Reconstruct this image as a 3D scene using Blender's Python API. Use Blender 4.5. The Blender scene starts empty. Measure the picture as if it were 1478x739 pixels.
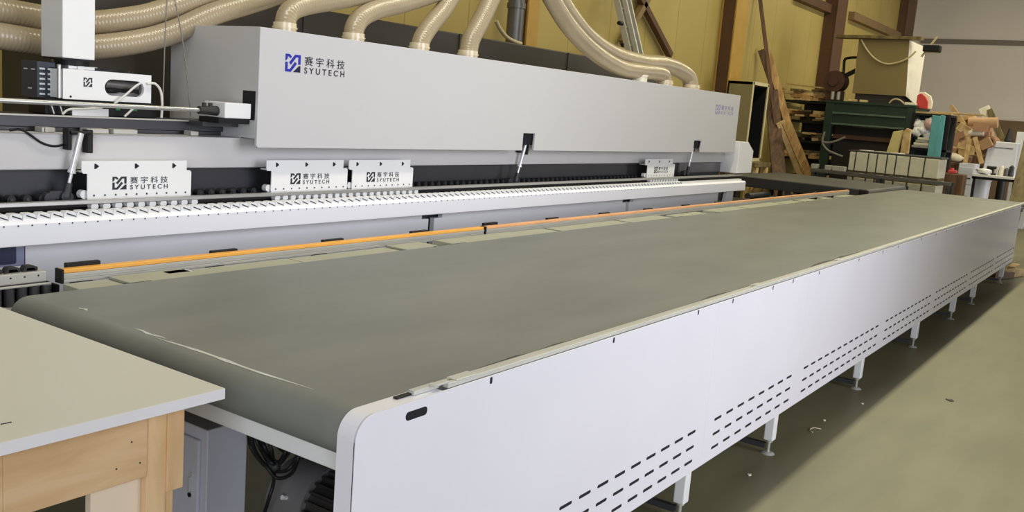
import bpy, bmesh, math, random
from mathutils import Vector, Matrix
random.seed(7)
PI = math.pi
scn = bpy.context.scene
COL = scn.collection

# ------------------------------------------------------------------ camera
FPX, PW, PH = 1350.2219, 1478.0, 739.0
CAM = Vector((-1.60474821, -1.59110001, 1.75))
R = Matrix(((0.57370343, 0.08596502, -0.81453937),
            (-0.81536371, 0.15435294, -0.5579939),
            (0.07775859, 0.98426886, 0.15864557)))
cd = bpy.data.cameras.new('camera')
cam = bpy.data.objects.new('camera', cd)
COL.objects.link(cam)
cd.sensor_width = 36.0
cd.lens = FPX / PW * 36.0
cd.clip_start, cd.clip_end = 0.05, 200
cam.matrix_world = Matrix.Translation(CAM) @ R.to_4x4()
scn.camera = cam


def P(px, py, axis, val):
    """point of the world plane axis=val seen at photo pixel (px, py)"""
    d = R @ Vector((px - PW / 2, -(py - PH / 2), -FPX))
    t = (val - CAM[axis]) / d[axis]
    return CAM + d * t


# ------------------------------------------------------------------ materials
def srgb(c):
    return tuple(((v / 255) / 12.92 if v / 255 <= .04045 else ((v / 255 + .055) / 1.055) ** 2.4) for v in c)


MATS = {}


def mat(name, rgb, rough=.5, metal=0, var=.06, scale=6, spec=.5, bump=0, bscale=60, coat=0, trans=0, emit=None, stretch=None):
    m = bpy.data.materials.new(name)
    m.use_nodes = True
    nt = m.node_tree
    b = nt.nodes['Principled BSDF']
    c = srgb(rgb)
    tc = nt.nodes.new('ShaderNodeTexCoord')
    mp = nt.nodes.new('ShaderNodeMapping')
    nt.links.new(tc.outputs['Object'], mp.inputs['Vector'])
    if stretch:
        mp.inputs['Scale'].default_value = stretch
    n = nt.nodes.new('ShaderNodeTexNoise')
    n.inputs['Scale'].default_value = scale
    n.inputs['Detail'].default_value = 4
    nt.links.new(mp.outputs[0], n.inputs['Vector'])
    r = nt.nodes.new('ShaderNodeValToRGB')
    r.color_ramp.elements[0].position = .3
    r.color_ramp.elements[1].position = .7
    r.color_ramp.elements[0].color = (*[max(0, v * (1 - var)) for v in c], 1)
    r.color_ramp.elements[1].color = (*[min(1, v * (1 + var)) for v in c], 1)
    nt.links.new(n.outputs['Fac'], r.inputs['Fac'])
    nt.links.new(r.outputs['Color'], b.inputs['Base Color'])
    b.inputs['Roughness'].default_value = rough
    b.inputs['Metallic'].default_value = metal
    b.inputs['Specular IOR Level'].default_value = spec
    b.inputs['Coat Weight'].default_value = coat
    b.inputs['Transmission Weight'].default_value = trans
    if bump:
        n2 = nt.nodes.new('ShaderNodeTexNoise')
        n2.inputs['Scale'].default_value = bscale
        n2.inputs['Detail'].default_value = 3
        nt.links.new(mp.outputs[0], n2.inputs['Vector'])
        bp = nt.nodes.new('ShaderNodeBump')
        bp.inputs['Strength'].default_value = bump
        bp.inputs['Distance'].default_value = .004
        nt.links.new(n2.outputs['Fac'], bp.inputs['Height'])
        nt.links.new(bp.outputs['Normal'], b.inputs['Normal'])
    if emit:
        b.inputs['Emission Color'].default_value = (*srgb(rgb), 1)
        b.inputs['Emission Strength'].default_value = emit
    MATS[name] = m
    return m


def wood(name, rgb, dark, scale=3, stretch=(1, 1, 12), rough=.6):
    m = bpy.data.materials.new(name)
    m.use_nodes = True
    nt = m.node_tree
    b = nt.nodes['Principled BSDF']
    tc = nt.nodes.new('ShaderNodeTexCoord')
    mp = nt.nodes.new('ShaderNodeMapping')
    mp.inputs['Scale'].default_value = stretch
    nt.links.new(tc.outputs['Object'], mp.inputs['Vector'])
    n = nt.nodes.new('ShaderNodeTexNoise')
    n.inputs['Scale'].default_value = scale
    n.inputs['Detail'].default_value = 5
    n.inputs['Distortion'].default_value = .6
    nt.links.new(mp.outputs[0], n.inputs['Vector'])
    r = nt.nodes.new('ShaderNodeValToRGB')
    r.color_ramp.elements[0].position = .35
    r.color_ramp.elements[1].position = .65
    r.color_ramp.elements[0].color = (*srgb(dark), 1)
    r.color_ramp.elements[1].color = (*srgb(rgb), 1)
    nt.links.new(n.outputs['Fac'], r.inputs['Fac'])
    nt.links.new(r.outputs['Color'], b.inputs['Base Color'])
    b.inputs['Roughness'].default_value = rough
    MATS[name] = m
    return m


white_paint = mat('white_paint', (242, 242, 242), .3, var=.015, scale=2)
panel_paint = mat('panel_paint', (240, 238, 246), .26, var=.015, scale=2)
beam_paint = mat('beam_paint', (242, 242, 248), .4, var=.015, scale=2)
hood_paint = mat('hood_paint', (207, 206, 207), .32, var=.012, scale=1.5)
grey_paint = mat('grey_paint', (204, 202, 202), .42, var=.03, scale=3)
cab_paint = mat('cabinet_paint', (212, 212, 224), .38, var=.02)
rail_white = mat('top_rail_grey', (206, 206, 198), .4, .2, var=.05, scale=5)
rail_green = mat('pale_green_paint', (172, 175, 156), .45, var=.04, scale=5)
alu = mat('aluminium', (200, 200, 198), .32, .75, var=.05, scale=8, stretch=(.2, 4, 4))
alu_dull = mat('dull_aluminium', (186, 184, 176), .45, .35, var=.05, scale=5)
chrome = mat('chrome', (226, 226, 230), .22, .35, var=.01)
charcoal = mat('charcoal_metal', (58, 58, 62), .45, .2, var=.08, scale=4)
dark_steel = mat('dark_steel', (72, 72, 76), .4, .4, var=.08, scale=5)
black = mat('black_plastic', (22, 22, 24), .5, var=.1, spec=.3)
rubber = mat('black_rubber', (34, 34, 36), .65, var=.1)
slotblack = mat('slot_black', (24, 22, 28), .8, var=.05)
duct_dark = mat('dark_duct_sheet', (70, 65, 59), .55, .1, var=.12, scale=1.6)
orange = mat('orange_strip', (242, 176, 76), .45, var=.05)
orange_worn = mat('worn_orange_strip', (232, 172, 120), .5, var=.08)
hose_m = mat('hose_plastic', (168, 153, 126), .26, var=.06, scale=3, spec=.7)
hose_clamp = mat('clear_hose_cuff', (214, 200, 170), .25, var=.08, scale=20, spec=.7)
logo_blue = mat('logo_blue', (34, 40, 168), .4, var=.03)
logo_navy = mat('logo_navy', (22, 22, 66), .4, var=.03)
logo_black = mat('logo_black', (36, 36, 44), .45, var=.02)
logo_lilac = mat('logo_lilac', (160, 152, 190), .4, var=.03)
screen_m = mat('screen_blue', (62, 66, 92), .25, var=.05)
bezel_m = mat('bezel_blue', (150, 155, 185), .35, var=.03)
table_top_m = mat('tabletop_laminate', (214, 212, 200), .42, var=.015, scale=1.5)
edge_m = mat('white_edge_band', (224, 221, 222), .4, var=.02)
pine = wood('pine', (212, 178, 136), (196, 158, 112), 2.2, (1.2, 8, 8))
pine_v = wood('pine_upright', (224, 190, 146), (204, 166, 120), 2.2, (8, 8, 1.2))
pale_board = mat('pale_board', (222, 202, 178), .55, var=.03, scale=4)
lumber = wood('lumber', (206, 166, 104), (160, 118, 66), 2.5, (6, 6, .8))
lumber_dark = wood('dark_lumber', (112, 78, 48), (70, 46, 26), 2.5, (6, 6, .8))
lumber_pale = wood('pale_lumber', (214, 188, 138), (184, 150, 98), 2, (3, 3, 3))
olive_board = wood('olive_board', (128, 112, 70), (92, 78, 46), 2, (5, 5, 1))
col_ochre = mat('ochre_steel', (178, 140, 62), .55, var=.1, scale=3)
col_brown = mat('brown_steel', (88, 60, 38), .55, var=.12, scale=3)
girt_m = mat('girt_steel', (130, 104, 66), .6, var=.1)
pipe_m = mat('galvanised_pipe', (112, 110, 108), .38, .6, var=.15, scale=4)
press_green = mat('dark_green_paint', (32, 52, 42), .45, var=.15, scale=4)
press_edge = mat('worn_green_edge', (86, 104, 90), .45, var=.2, scale=8)
hopper_m = mat('hopper_sheet', (134, 118, 76), .5, var=.05, scale=2)
cream_sheet = mat('cream_sheet', (238, 232, 214), .45, var=.04)
blower_m = mat('blower_brown', (78, 50, 40), .5, var=.15)
crate_m = mat('crate_plastic', (206, 202, 182), .5, var=.08, scale=9)
cardboard = mat('cardboard', (188, 150, 114), .75, var=.14, scale=4)
cardboard_d = mat('dark_cardboard', (156, 116, 86), .75, var=.14, scale=4)
teal = mat('teal_sheet', (96, 168, 176), .45, var=.12, scale=4)
bag_m = mat('plastic_film', (232, 232, 232), .3, var=.08, scale=12)
red_m = mat('red_plastic', (200, 66, 62), .45, var=.06)
machine_white = mat('machine_white', (214, 216, 226), .4, var=.03)
foam_y = mat('yellow_foam', (208, 192, 132), .7, var=.08)
cable_white = mat('white_cable', (222, 220, 212), .45)
cable_tan = mat('tan_cable', (196, 182, 140), .5)
cable_grey = mat('grey_cable', (128, 124, 118), .5)
motor_m = mat('motor_grey', (112, 110, 112), .5, .2, var=.08)
motor_d = mat('motor_dark', (44, 42, 42), .55, var=.1)
clear_film = mat('grey_film_stack', (150, 148, 142), .35, var=.2, scale=14)
green_light = mat('green_terminal', (40, 120, 78), .5)
label_white = mat('label_white', (226, 228, 232), .5, var=.02)
sack_m = mat('pale_sack', (216, 204, 178), .8, var=.1)

# belt: worn grey rubber with long faint rub streaks and a pale line at the nose
def belt_material():
    m = bpy.data.materials.new('belt_rubber')
    m.use_nodes = True
    nt = m.node_tree
    b = nt.nodes['Principled BSDF']
    tc = nt.nodes.new('ShaderNodeTexCoord')
    mp = nt.nodes.new('ShaderNodeMapping')
    mp.inputs['Scale'].default_value = (.7, 2.2, 1)
    nt.links.new(tc.outputs['Object'], mp.inputs['Vector'])
    n = nt.nodes.new('ShaderNodeTexNoise')
    n.inputs['Scale'].default_value = 1.6
    n.inputs['Detail'].default_value = 6
    nt.links.new(mp.outputs[0], n.inputs['Vector'])
    r = nt.nodes.new('ShaderNodeValToRGB')
    r.color_ramp.elements[0].position = .3
    r.color_ramp.elements[1].position = .72
    r.color_ramp.elements[0].color = (*srgb((120, 123, 119)), 1)
    r.color_ramp.elements[1].color = (*srgb((132, 135, 130)), 1)
    nt.links.new(n.outputs['Fac'], r.inputs['Fac'])
    nt.links.new(r.outputs['Color'], b.inputs['Base Color'])
    b.inputs['Roughness'].default_value = .42
    b.inputs['Specular IOR Level'].default_value = .45
    n2 = nt.nodes.new('ShaderNodeTexNoise')
    n2.inputs['Scale'].default_value = 5
    n2.inputs['Detail'].default_value = 2
    nt.links.new(tc.outputs['Object'], n2.inputs['Vector'])
    bp = nt.nodes.new('ShaderNodeBump')
    bp.inputs['Strength'].default_value = .12
    bp.inputs['Distance'].default_value = .01
    nt.links.new(n2.outputs['Fac'], bp.inputs['Height'])
    nt.links.new(bp.outputs['Normal'], b.inputs['Normal'])
    return m


belt_m = belt_material()
belt_pale_m = mat('belt_pale', (206, 210, 202), .5, var=.12, scale=30)
belt_dirt = mat('belt_dirty_edge', (62, 62, 60), .6, var=.15, scale=9)


def concrete():
    m = bpy.data.materials.new('concrete_floor')
    m.use_nodes = True
    nt = m.node_tree
    b = nt.nodes['Principled BSDF']
    tc = nt.nodes.new('ShaderNodeTexCoord')
    n = nt.nodes.new('ShaderNodeTexNoise')
    n.inputs['Scale'].default_value = .9
    n.inputs['Detail'].default_value = 8
    nt.links.new(tc.outputs['Object'], n.inputs['Vector'])
    mp = nt.nodes.new('ShaderNodeMapping')
    mp.inputs['Scale'].default_value = (.7, 4, 1)
    mp.inputs['Rotation'].default_value = (0, 0, .5)
    nt.links.new(tc.outputs['Object'], mp.inputs['Vector'])
    n2 = nt.nodes.new('ShaderNodeTexNoise')
    n2.inputs['Scale'].default_value = 1.4
    n2.inputs['Detail'].default_value = 6
    nt.links.new(mp.outputs[0], n2.inputs['Vector'])
    mx = nt.nodes.new('ShaderNodeMath')
    mx.operation = 'ADD'
    nt.links.new(n.outputs['Fac'], mx.inputs[0])
    nt.links.new(n2.outputs['Fac'], mx.inputs[1])
    r = nt.nodes.new('ShaderNodeValToRGB')
    r.color_ramp.elements[0].position = .38
    r.color_ramp.elements[1].position = .62
    r.color_ramp.elements[0].color = (*srgb((106, 103, 75)), 1)
    r.color_ramp.elements[1].color = (*srgb((121, 117, 86)), 1)
    dv = nt.nodes.new('ShaderNodeMath')
    dv.operation = 'MULTIPLY'
    dv.inputs[1].default_value = .5
    nt.links.new(mx.outputs[0], dv.inputs[0])
    nt.links.new(dv.outputs[0], r.inputs['Fac'])
    nt.links.new(r.outputs['Color'], b.inputs['Base Color'])
    b.inputs['Roughness'].default_value = .5
    return m


def wall_material(name, c0, c1, seam_axis, pitch, rough=.6):
    """sheet cladding: faint vertical seams every pitch metres, soft mottling"""
    m = bpy.data.materials.new(name)
    m.use_nodes = True
    nt = m.node_tree
    b = nt.nodes['Principled BSDF']
    tc = nt.nodes.new('ShaderNodeTexCoord')
    n = nt.nodes.new('ShaderNodeTexNoise')
    n.inputs['Scale'].default_value = .6
    n.inputs['Detail'].default_value = 4
    nt.links.new(tc.outputs['Object'], n.inputs['Vector'])
    r = nt.nodes.new('ShaderNodeValToRGB')
    r.color_ramp.elements[0].position = .3
    r.color_ramp.elements[1].position = .7
    r.color_ramp.elements[0].color = (*srgb(c0), 1)
    r.color_ramp.elements[1].color = (*srgb(c1), 1)
    nt.links.new(n.outputs['Fac'], r.inputs['Fac'])
    sx = nt.nodes.new('ShaderNodeSeparateXYZ')
    nt.links.new(tc.outputs['Object'], sx.inputs[0])
    dv = nt.nodes.new('ShaderNodeMath'); dv.operation = 'DIVIDE'; dv.inputs[1].default_value = pitch
    nt.links.new(sx.outputs[seam_axis], dv.inputs[0])
    fr = nt.nodes.new('ShaderNodeMath'); fr.operation = 'FRACT'
    nt.links.new(dv.outputs[0], fr.inputs[0])
    lt = nt.nodes.new('ShaderNodeMath'); lt.operation = 'LESS_THAN'; lt.inputs[1].default_value = .02
    nt.links.new(fr.outputs[0], lt.inputs[0])
    ml = nt.nodes.new('ShaderNodeMix'); ml.data_type = 'RGBA'; ml.blend_type = 'MULTIPLY'
    nt.links.new(lt.outputs[0], ml.inputs[0])
    nt.links.new(r.outputs['Color'], ml.inputs[6])
    ml.inputs[7].default_value = (.75, .72, .66, 1)
    nt.links.new(ml.outputs[2], b.inputs['Base Color'])
    b.inputs['Roughness'].default_value = rough
    return m


floor_m = concrete()
wall_l_m = wall_material('cream_cladding', (165, 144, 78), (181, 161, 95), 0, 1.15)
wall_e_m = wall_material('grey_cladding', (212, 204, 194), (220, 212, 202), 1, 30)
plinth_m = mat('brown_plinth', (112, 92, 66), .7, var=.12, scale=2)
ceil_m = mat('ceiling_sheet', (150, 146, 136), .7, var=.05, scale=1)


# ------------------------------------------------------------------ mesh builder
FZ = -.13          # floor level


class MB:
    def __init__(s):
        s.v, s.f, s.m, s.sm, s.marks = [], [], [], [], []

    def mark(s):
        s.marks.append((len(s.v), len(s.f)))

    def add(s, vs, fs, m=0, smooth=False):
        o = len(s.v)
        s.v += [Vector(v) for v in vs]
        for f in fs:
            s.f.append([o + i for i in f]); s.m.append(m); s.sm.append(smooth)
        return s

    def box(s, x0, x1, y0, y1, z0, z1, m=0):
        s.mark()
        x0, x1 = min(x0, x1), max(x0, x1); y0, y1 = min(y0, y1), max(y0, y1); z0, z1 = min(z0, z1), max(z0, z1)
        vs = [(x0, y0, z0), (x1, y0, z0), (x1, y1, z0), (x0, y1, z0), (x0, y0, z1), (x1, y0, z1), (x1, y1, z1), (x0, y1, z1)]
        return s.add(vs, [(0, 3, 2, 1), (4, 5, 6, 7), (0, 1, 5, 4), (1, 2, 6, 5), (2, 3, 7, 6), (3, 0, 4, 7)], m)

    def obox(s, p0, p1, w, t, up=(0, 0, 1), m=0, taper=1):
        """bar from p0 to p1, w across (side), t along 'up'-ish"""
        s.mark()
        p0, p1 = Vector(p0), Vector(p1)
        d = (p1 - p0).normalized()
        side = d.cross(Vector(up))
        if side.length < 1e-4:
            side = d.cross(Vector((1, 0, 0)))
        side.normalize()
        u = side.cross(d).normalized()
        vs = []
        for p, k in ((p0, 1), (p1, taper)):
            for a, b in ((-1, -1), (1, -1), (1, 1), (-1, 1)):
                vs.append(p + side * a * w / 2 * k + u * b * t / 2 * k)
        return s.add(vs, [(0, 3, 2, 1), (4, 5, 6, 7), (0, 1, 5, 4), (1, 2, 6, 5), (2, 3, 7, 6), (3, 0, 4, 7)], m)

    def prism(s, poly, axis, a, b, m=0):
        """poly: 2-D points in the plane of the other two axes, extruded along axis a..b"""
        s.mark()
        def mk(p, t):
            if axis == 1: return (p[0], t, p[1])
            if axis == 0: return (t, p[0], p[1])
            return (p[0], p[1], t)
        n = len(poly)
        vs = [mk(p, a) for p in poly] + [mk(p, b) for p in poly]
        fs = [tuple(range(n)), tuple(range(2 * n - 1, n - 1, -1))]
        for i in range(n):
            j = (i + 1) % n
            fs.append((i, i + n, j + n, j))
        return s.add(vs, fs, m)

    def cyl(s, p0, p1, r0, r1=None, n=16, m=0, caps=True):
        s.mark()
        r1 = r0 if r1 is None else r1
        p0, p1 = Vector(p0), Vector(p1)
        d = (p1 - p0).normalized()
        a = d.orthogonal().normalized(); b = d.cross(a)
        vs = []
        for p, r in ((p0, r0), (p1, r1)):
            for i in range(n):
                t = 2 * PI * i / n
                vs.append(p + (a * math.cos(t) + b * math.sin(t)) * r)
        s.add(vs, [(i, (i + 1) % n, n + (i + 1) % n, n + i) for i in range(n)], m, True)
        if caps:
            s.add(vs[:n], [tuple(range(n - 1, -1, -1))], m)
            s.add(vs[n:], [tuple(range(n))], m)
        return s

    def tube(s, pts, r, n=10, m=0, rib=0, pitch=.03, caps=True):
        """swept tube along pts; rib>0 adds raised rings every pitch metres"""
        s.mark()
        pts = [Vector(p) for p in pts]
        if rib:
            pts2, rad = [], []
            dist = [0]
            for i in range(1, len(pts)):
                dist.append(dist[-1] + (pts[i] - pts[i - 1]).length)
            L = dist[-1]
            k = max(2, int(L / pitch * 4))
            j = 0
            for i in range(k + 1):
                t = L * i / k
                while j < len(pts) - 2 and dist[j + 1] < t: j += 1
                u = (t - dist[j]) / max(1e-9, dist[j + 1] - dist[j])
                pts2.append(pts[j].lerp(pts[j + 1], u))
                rad.append(r + rib * (.5 + .5 * math.cos(2 * PI * i / 4)) - rib * .5)
            pts = pts2
        else:
            rad = [r] * len(pts)
        d0 = (pts[1] - pts[0]).normalized()
        a = d0.orthogonal().normalized()
        vs = []
        N = len(pts)
        for i, p in enumerate(pts):
            d = (pts[min(i + 1, N - 1)] - pts[max(i - 1, 0)]).normalized()
            a = (a - d * a.dot(d)).normalized()
            b = d.cross(a)
            for q in range(n):
                t = 2 * PI * q / n
                vs.append(p + (a * math.cos(t) + b * math.sin(t)) * rad[i])
        fs = []
        for i in range(N - 1):
            for q in range(n):
                q2 = (q + 1) % n
                fs.append((i * n + q, i * n + q2, (i + 1) * n + q2, (i + 1) * n + q))
        s.add(vs, fs, m, True)
        if caps:
            s.add(vs[:n], [tuple(range(n - 1, -1, -1))], m)
            s.add(vs[-n:], [tuple(range(n))], m)
        return s

    def sphere(s, c, rx, ry=None, rz=None, m=0, n=14, k=9, lump=0, seed=0):
        s.mark()
        ry = rx if ry is None else ry; rz = rx if rz is None else rz
        rnd = random.Random(seed)
        c = Vector(c)
        vs = [c + Vector((0, 0, rz))]
        for i in range(1, k):
            th = PI * i / k
            for j in range(n):
                ph = 2 * PI * j / n
                f = 1 + lump * (rnd.random() - .5)
                vs.append(c + Vector((rx * math.sin(th) * math.cos(ph) * f, ry * math.sin(th) * math.sin(ph) * f, rz * math.cos(th) * f)))
        vs.append(c - Vector((0, 0, rz)))
        fs = [(0, 1 + j, 1 + (j + 1) % n) for j in range(n)]
        for i in range(k - 2):
            for j in range(n):
                a = 1 + i * n
                fs.append((a + j, a + n + j, a + n + (j + 1) % n, a + (j + 1) % n))
        a = 1 + (k - 2) * n
        fs += [(a + j, len(vs) - 1, a + (j + 1) % n) for j in range(n)]
        return s.add(vs, fs, m, True)

    def split(s, name, mats, parent=None, bevel=0, per=1):
        """every piece (per primitives each) becomes an object of its own"""
        out = []
        ms = s.marks + [(len(s.v), len(s.f))]
        for i in range(0, len(s.marks), per):
            (v0, f0), (v1, f1) = ms[i], ms[min(i + per, len(ms) - 1)]
            q = MB()
            q.v = s.v[v0:v1]
            q.f = [[a - v0 for a in f] for f in s.f[f0:f1]]
            q.m, q.sm = s.m[f0:f1], s.sm[f0:f1]
            out.append(q.build(name, mats, parent, bevel))
        return out

    def build(s, name, mats, parent=None, bevel=0, seg=2, smooth=None):
        for v in s.v:
            if abs(v.z) < 1e-5: v.z = FZ
        if not isinstance(mats, (list, tuple)): mats = [mats]
        me = bpy.data.meshes.new(name)
        off = ORG.get(parent.name, Vector((0, 0, 0))) if parent else None
        if off is None:
            lo = Vector((min(v.x for v in s.v), min(v.y for v in s.v), min(v.z for v in s.v)))
            hi = Vector((max(v.x for v in s.v), max(v.y for v in s.v), max(v.z for v in s.v)))
            off = Vector(((lo.x + hi.x) / 2, (lo.y + hi.y) / 2, lo.z))
        me.from_pydata([v - off for v in s.v], [], s.f)
        for m_ in mats: me.materials.append(m_)
        me.polygons.foreach_set('material_index', s.m)
        me.polygons.foreach_set('use_smooth', [bool(a) if smooth is None else smooth for a in s.sm])
        bm = bmesh.new(); bm.from_mesh(me)
        bmesh.ops.recalc_face_normals(bm, faces=bm.faces)
        bm.to_mesh(me); bm.free()
        o = bpy.data.objects.new(name, me)
        COL.objects.link(o)
        if parent:
            o.parent = parent
            ORG[o.name] = off
        else:
            o.location = off
            ORG[o.name] = off
        if bevel:
            b = o.modifiers.new('bevel', 'BEVEL')
            b.width = bevel; b.segments = seg; b.limit_method = 'ANGLE'; b.angle_limit = .7
            b.harden_normals = False
        return o


ORG = {}


def tag(o, label, cat, group=None):
    o['label'] = label; o['category'] = cat
    if group: o['group'] = group
    return o


def thing(name, loc, label, cat, group=None):
    o = bpy.data.objects.new(name, None)
    COL.objects.link(o)
    loc = Vector(loc)
    if abs(loc.z) < 1e-5: loc.z = FZ
    o.location = loc
    o.empty_display_size = .1
    ORG[o.name] = Vector(loc)
    return tag(o, label, cat, group)


def struct(o):
    o['kind'] = 'structure'
    return o


def copy_tree(src, delta, label, group=None):
    """copy a thing with its parts and their sub-parts, moved by delta"""
    r = src.copy(); COL.objects.link(r)
    r.location = src.location + Vector(delta)
    r['label'] = label
    if group: r['group'] = group
    for ch in list(src.children):
        c = ch.copy(); COL.objects.link(c); c.parent = r
        for g in list(ch.children):
            d = g.copy(); COL.objects.link(d); d.parent = c
    return r


def smooth_path(pts, k=8):
    """Catmull-Rom through pts"""
    pts = [Vector(p) for p in pts]
    q = [pts[0] * 2 - pts[1]] + pts + [pts[-1] * 2 - pts[-2]]
    out = []
    for i in range(1, len(q) - 2):
        for j in range(k):
            t = j / k
            a, b, c, d = q[i - 1], q[i], q[i + 1], q[i + 2]
            out.append(.5 * ((2 * b) + (c - a) * t + (2 * a - 5 * b + 4 * c - d) * t * t + (3 * b - a - 3 * c + d) * t ** 3))
    out.append(pts[-1])
    return out


def text_on_y(name, s, x0, x1, z0, z1, y, m, parent, depth=.001, bold=0):
    """raised lettering on a wall of constant y, read from -y, fitted to the box"""
    cu = bpy.data.curves.new('lettering', 'FONT')
    cu.body = s
    cu.extrude = 0
    cu.offset = bold
    to = bpy.data.objects.new('lettering', cu)
    COL.objects.link(to)
    dg = bpy.context.evaluated_depsgraph_get()
    dg.update()
    me0 = bpy.data.meshes.new_from_object(to.evaluated_get(dg))
    vs = [v.co.copy() for v in me0.vertices]
    fs = [tuple(p.vertices) for p in me0.polygons]
    bpy.data.objects.remove(to); bpy.data.curves.remove(cu); bpy.data.meshes.remove(me0)
    ax, bx = min(v.x for v in vs), max(v.x for v in vs)
    ay, by = min(v.y for v in vs), max(v.y for v in vs)
    mb = MB()
    w = [(x0 + (v.x - ax) / (bx - ax) * (x1 - x0), y - depth, z0 + (v.y - ay) / (by - ay) * (z1 - z0)) for v in vs]
    mb.add(w, fs)
    o = mb.build(name, m, parent)
    sm = o.modifiers.new('thick', 'SOLIDIFY'); sm.thickness = depth * .9; sm.offset = 0
    return o


MARK = [[(0, 0), (.28, 0), (.42, .14), (.33, .24), (.22, .14), (.15, .14), (.14, .28), (0, .4)],
        [(.25, .48), (.62, 0), (1, 0), (1, .55), (.84, .55), (.84, .15), (.7, .15), (.37, .6)],
        [(.75, .52), (.38, 1), (0, 1), (0, .45), (.16, .45), (.16, .85), (.3, .85), (.63, .4)],
        [(.52, 1), (.9, .63), (1, .63), (1, 1)]]


def mark_on_y(x0, x1, z0, z1, y, mats, parent):
    mb = MB()
    for i, poly in enumerate(MARK):
        mb.prism([(x0 + u * (x1 - x0), z1 - v * (z1 - z0)) for u, v in poly], 1, y - .0015, y - .0002, i if len(mats) > 1 else 0)
    return mb.build('logo_mark', mats, parent)


def rrect(x0, x1, z0, z1, r, n=5):
    out = []
    for cx, cz, a in ((x1 - r, z1 - r, 0), (x0 + r, z1 - r, 90), (x0 + r, z0 + r, 180), (x1 - r, z0 + r, 270)):
        for i in range(n + 1):
            t = math.radians(a + 90 * i / n)
            out.append((cx + r * math.cos(t), cz + r * math.sin(t)))
    return out


# ================================================================== SETTING
WALLY, ENDX, CEIL = 5.6, 30.0, 7.5
struct(MB().box(-6, ENDX + .3, -9, WALLY + .3, FZ - .1, FZ).build('floor', floor_m))
struct(MB().box(-6, ENDX + .3, WALLY, WALLY + .2, 0, CEIL).build('wall_left', wall_l_m))
ew = struct(MB().box(ENDX, ENDX + .2, -9, WALLY, 2.45, CEIL).build('wall_end', wall_e_m))
struct(MB().box(ENDX - .12, ENDX + .2, -9, WALLY, 0, 2.45).build('baseboard_end', plinth_m, bevel=.02))
struct(MB().box(-6, ENDX + .3, -9, WALLY + .3, CEIL, CEIL + .15).build('ceiling', ceil_m))
zline = P(1410, 61, 0, ENDX).z
struct(MB().box(ENDX - .06, ENDX, -9, WALLY - .3, zline - .07, zline + .07).build('trim_1', mat('grey_rail', (120, 112, 100), .6)))
# girts that run along the left wall
for i, (a, b) in enumerate((((1150, -2), (1215, 17)), ((1229, 23), (1297, 52)))):
    p, q = P(*a, 1, WALLY - .08), P(*b, 1, WALLY - .08)
    zz = (p.z + q.z) / 2
    struct(MB().box(p.x, q.x, WALLY - .16, WALLY - .002, zz - .1, zz + .1).build('trim_%d' % (i + 2), girt_m if i else col_brown, bevel=.01))


def steel_column(px0, px1, py, label, m_web, m_fl, y0=WALLY - .34):
    a, b = P(px0, py, 1, y0), P(px1, py, 1, y0)
    x0, x1 = a.x, b.x
    t = thing('steel_column', ((x0 + x1) / 2, y0 + .17, 0), label, 'column')
    w = (x1 - x0)
    MB().box(x0, x1, y0, y0 + .03, 0, CEIL - .01).build('flange', m_fl, t, bevel=.004)
    MB().box(x0, x1, WALLY - .04, WALLY - .003, 0, CEIL - .01).build('flange', m_fl, t, bevel=.004)
    MB().box(x0 + .01, x0 + .04, y0 + .03, WALLY - .04, 0, CEIL - .01).build('web', m_web, t)
    return t


steel_column(761, 777, 40, 'ochre steel column on the left wall right beside the round dark pipe', col_brown, col_ochre, WALLY - .12)
steel_column(1058, 1075, 60, 'ochre and dark brown steel column on the left wall just right of the hood end', col_brown, col_ochre, WALLY - .3)
steel_column(1203, 1217, 60, 'dark brown steel column behind the blower, left of the big hopper', col_brown, col_brown, WALLY - .3)
steel_column(1310, 1322, 20, 'brown steel column standing in the far corner of the hall', col_brown, col_brown, WALLY - .25)

# pipe beside the first column
a = P(743, 40, 1, WALLY - .35)
dp = MB().cyl((a.x, a.y, 0), (a.x, a.y, CEIL), .105, n=20)
for zz in (1.2, P(743, 8, 1, WALLY - .35).z, 3.6, 5.4):
    dp.cyl((a.x, a.y, zz - .03), (a.x, a.y, zz + .03), .118, n=20)
t = thing('vertical_pipe', (a.x, a.y, 0), 'round dark galvanised pipe rising beside an ochre wall column', 'pipe')
dp.build('pipe', pipe_m, t)

# ================================================================== RETURN CONVEYOR
cv = thing('return_conveyor', (6.7, .95, 0), 'long white return conveyor with a wide grey belt and slotted side skirts', 'conveyor')
BT = .925            # belt top
BY0, BY1 = .068, 1.745
XN, XF = .16, 14.0
RR = .07
# belt loop
prof = []
for i in range(13):
    t = math.radians(90 + 180 * i / 12)
    prof.append((XN + RR * math.cos(t), BT - RR + RR * math.sin(t)))
for i in range(13):
    t = math.radians(270 + 180 * i / 12)
    prof.append((XF + RR * math.cos(t), BT - RR + RR * math.sin(t)))
mb = MB()
n = len(prof)
vs = [(p[0], BY0, p[1]) for p in prof] + [(p[0], BY1, p[1]) for p in prof]
mb.add(vs, [(i, (i + 1) % n, n + (i + 1) % n, n + i) for i in range(n)], 0, True)
pi_ = [(XN + (RR - .004) * math.cos(math.radians(90 + 180 * i / 12)), BT - RR + (RR - .004) * math.sin(math.radians(90 + 180 * i / 12))) for i in range(13)] + \
      [(XF + (RR - .004) * math.cos(math.radians(270 + 180 * i / 12)), BT - RR + (RR - .004) * math.sin(math.radians(270 + 180 * i / 12))) for i in range(13)]
for yy in (BY0, BY1):
    vo = [(p[0], yy, p[1]) for p in prof] + [(p[0], yy, p[1]) for p in pi_]
    mb.add(vo, [(i, (i + 1) % n, n + (i + 1) % n, n + i) for i in range(n)], 1)
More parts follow.
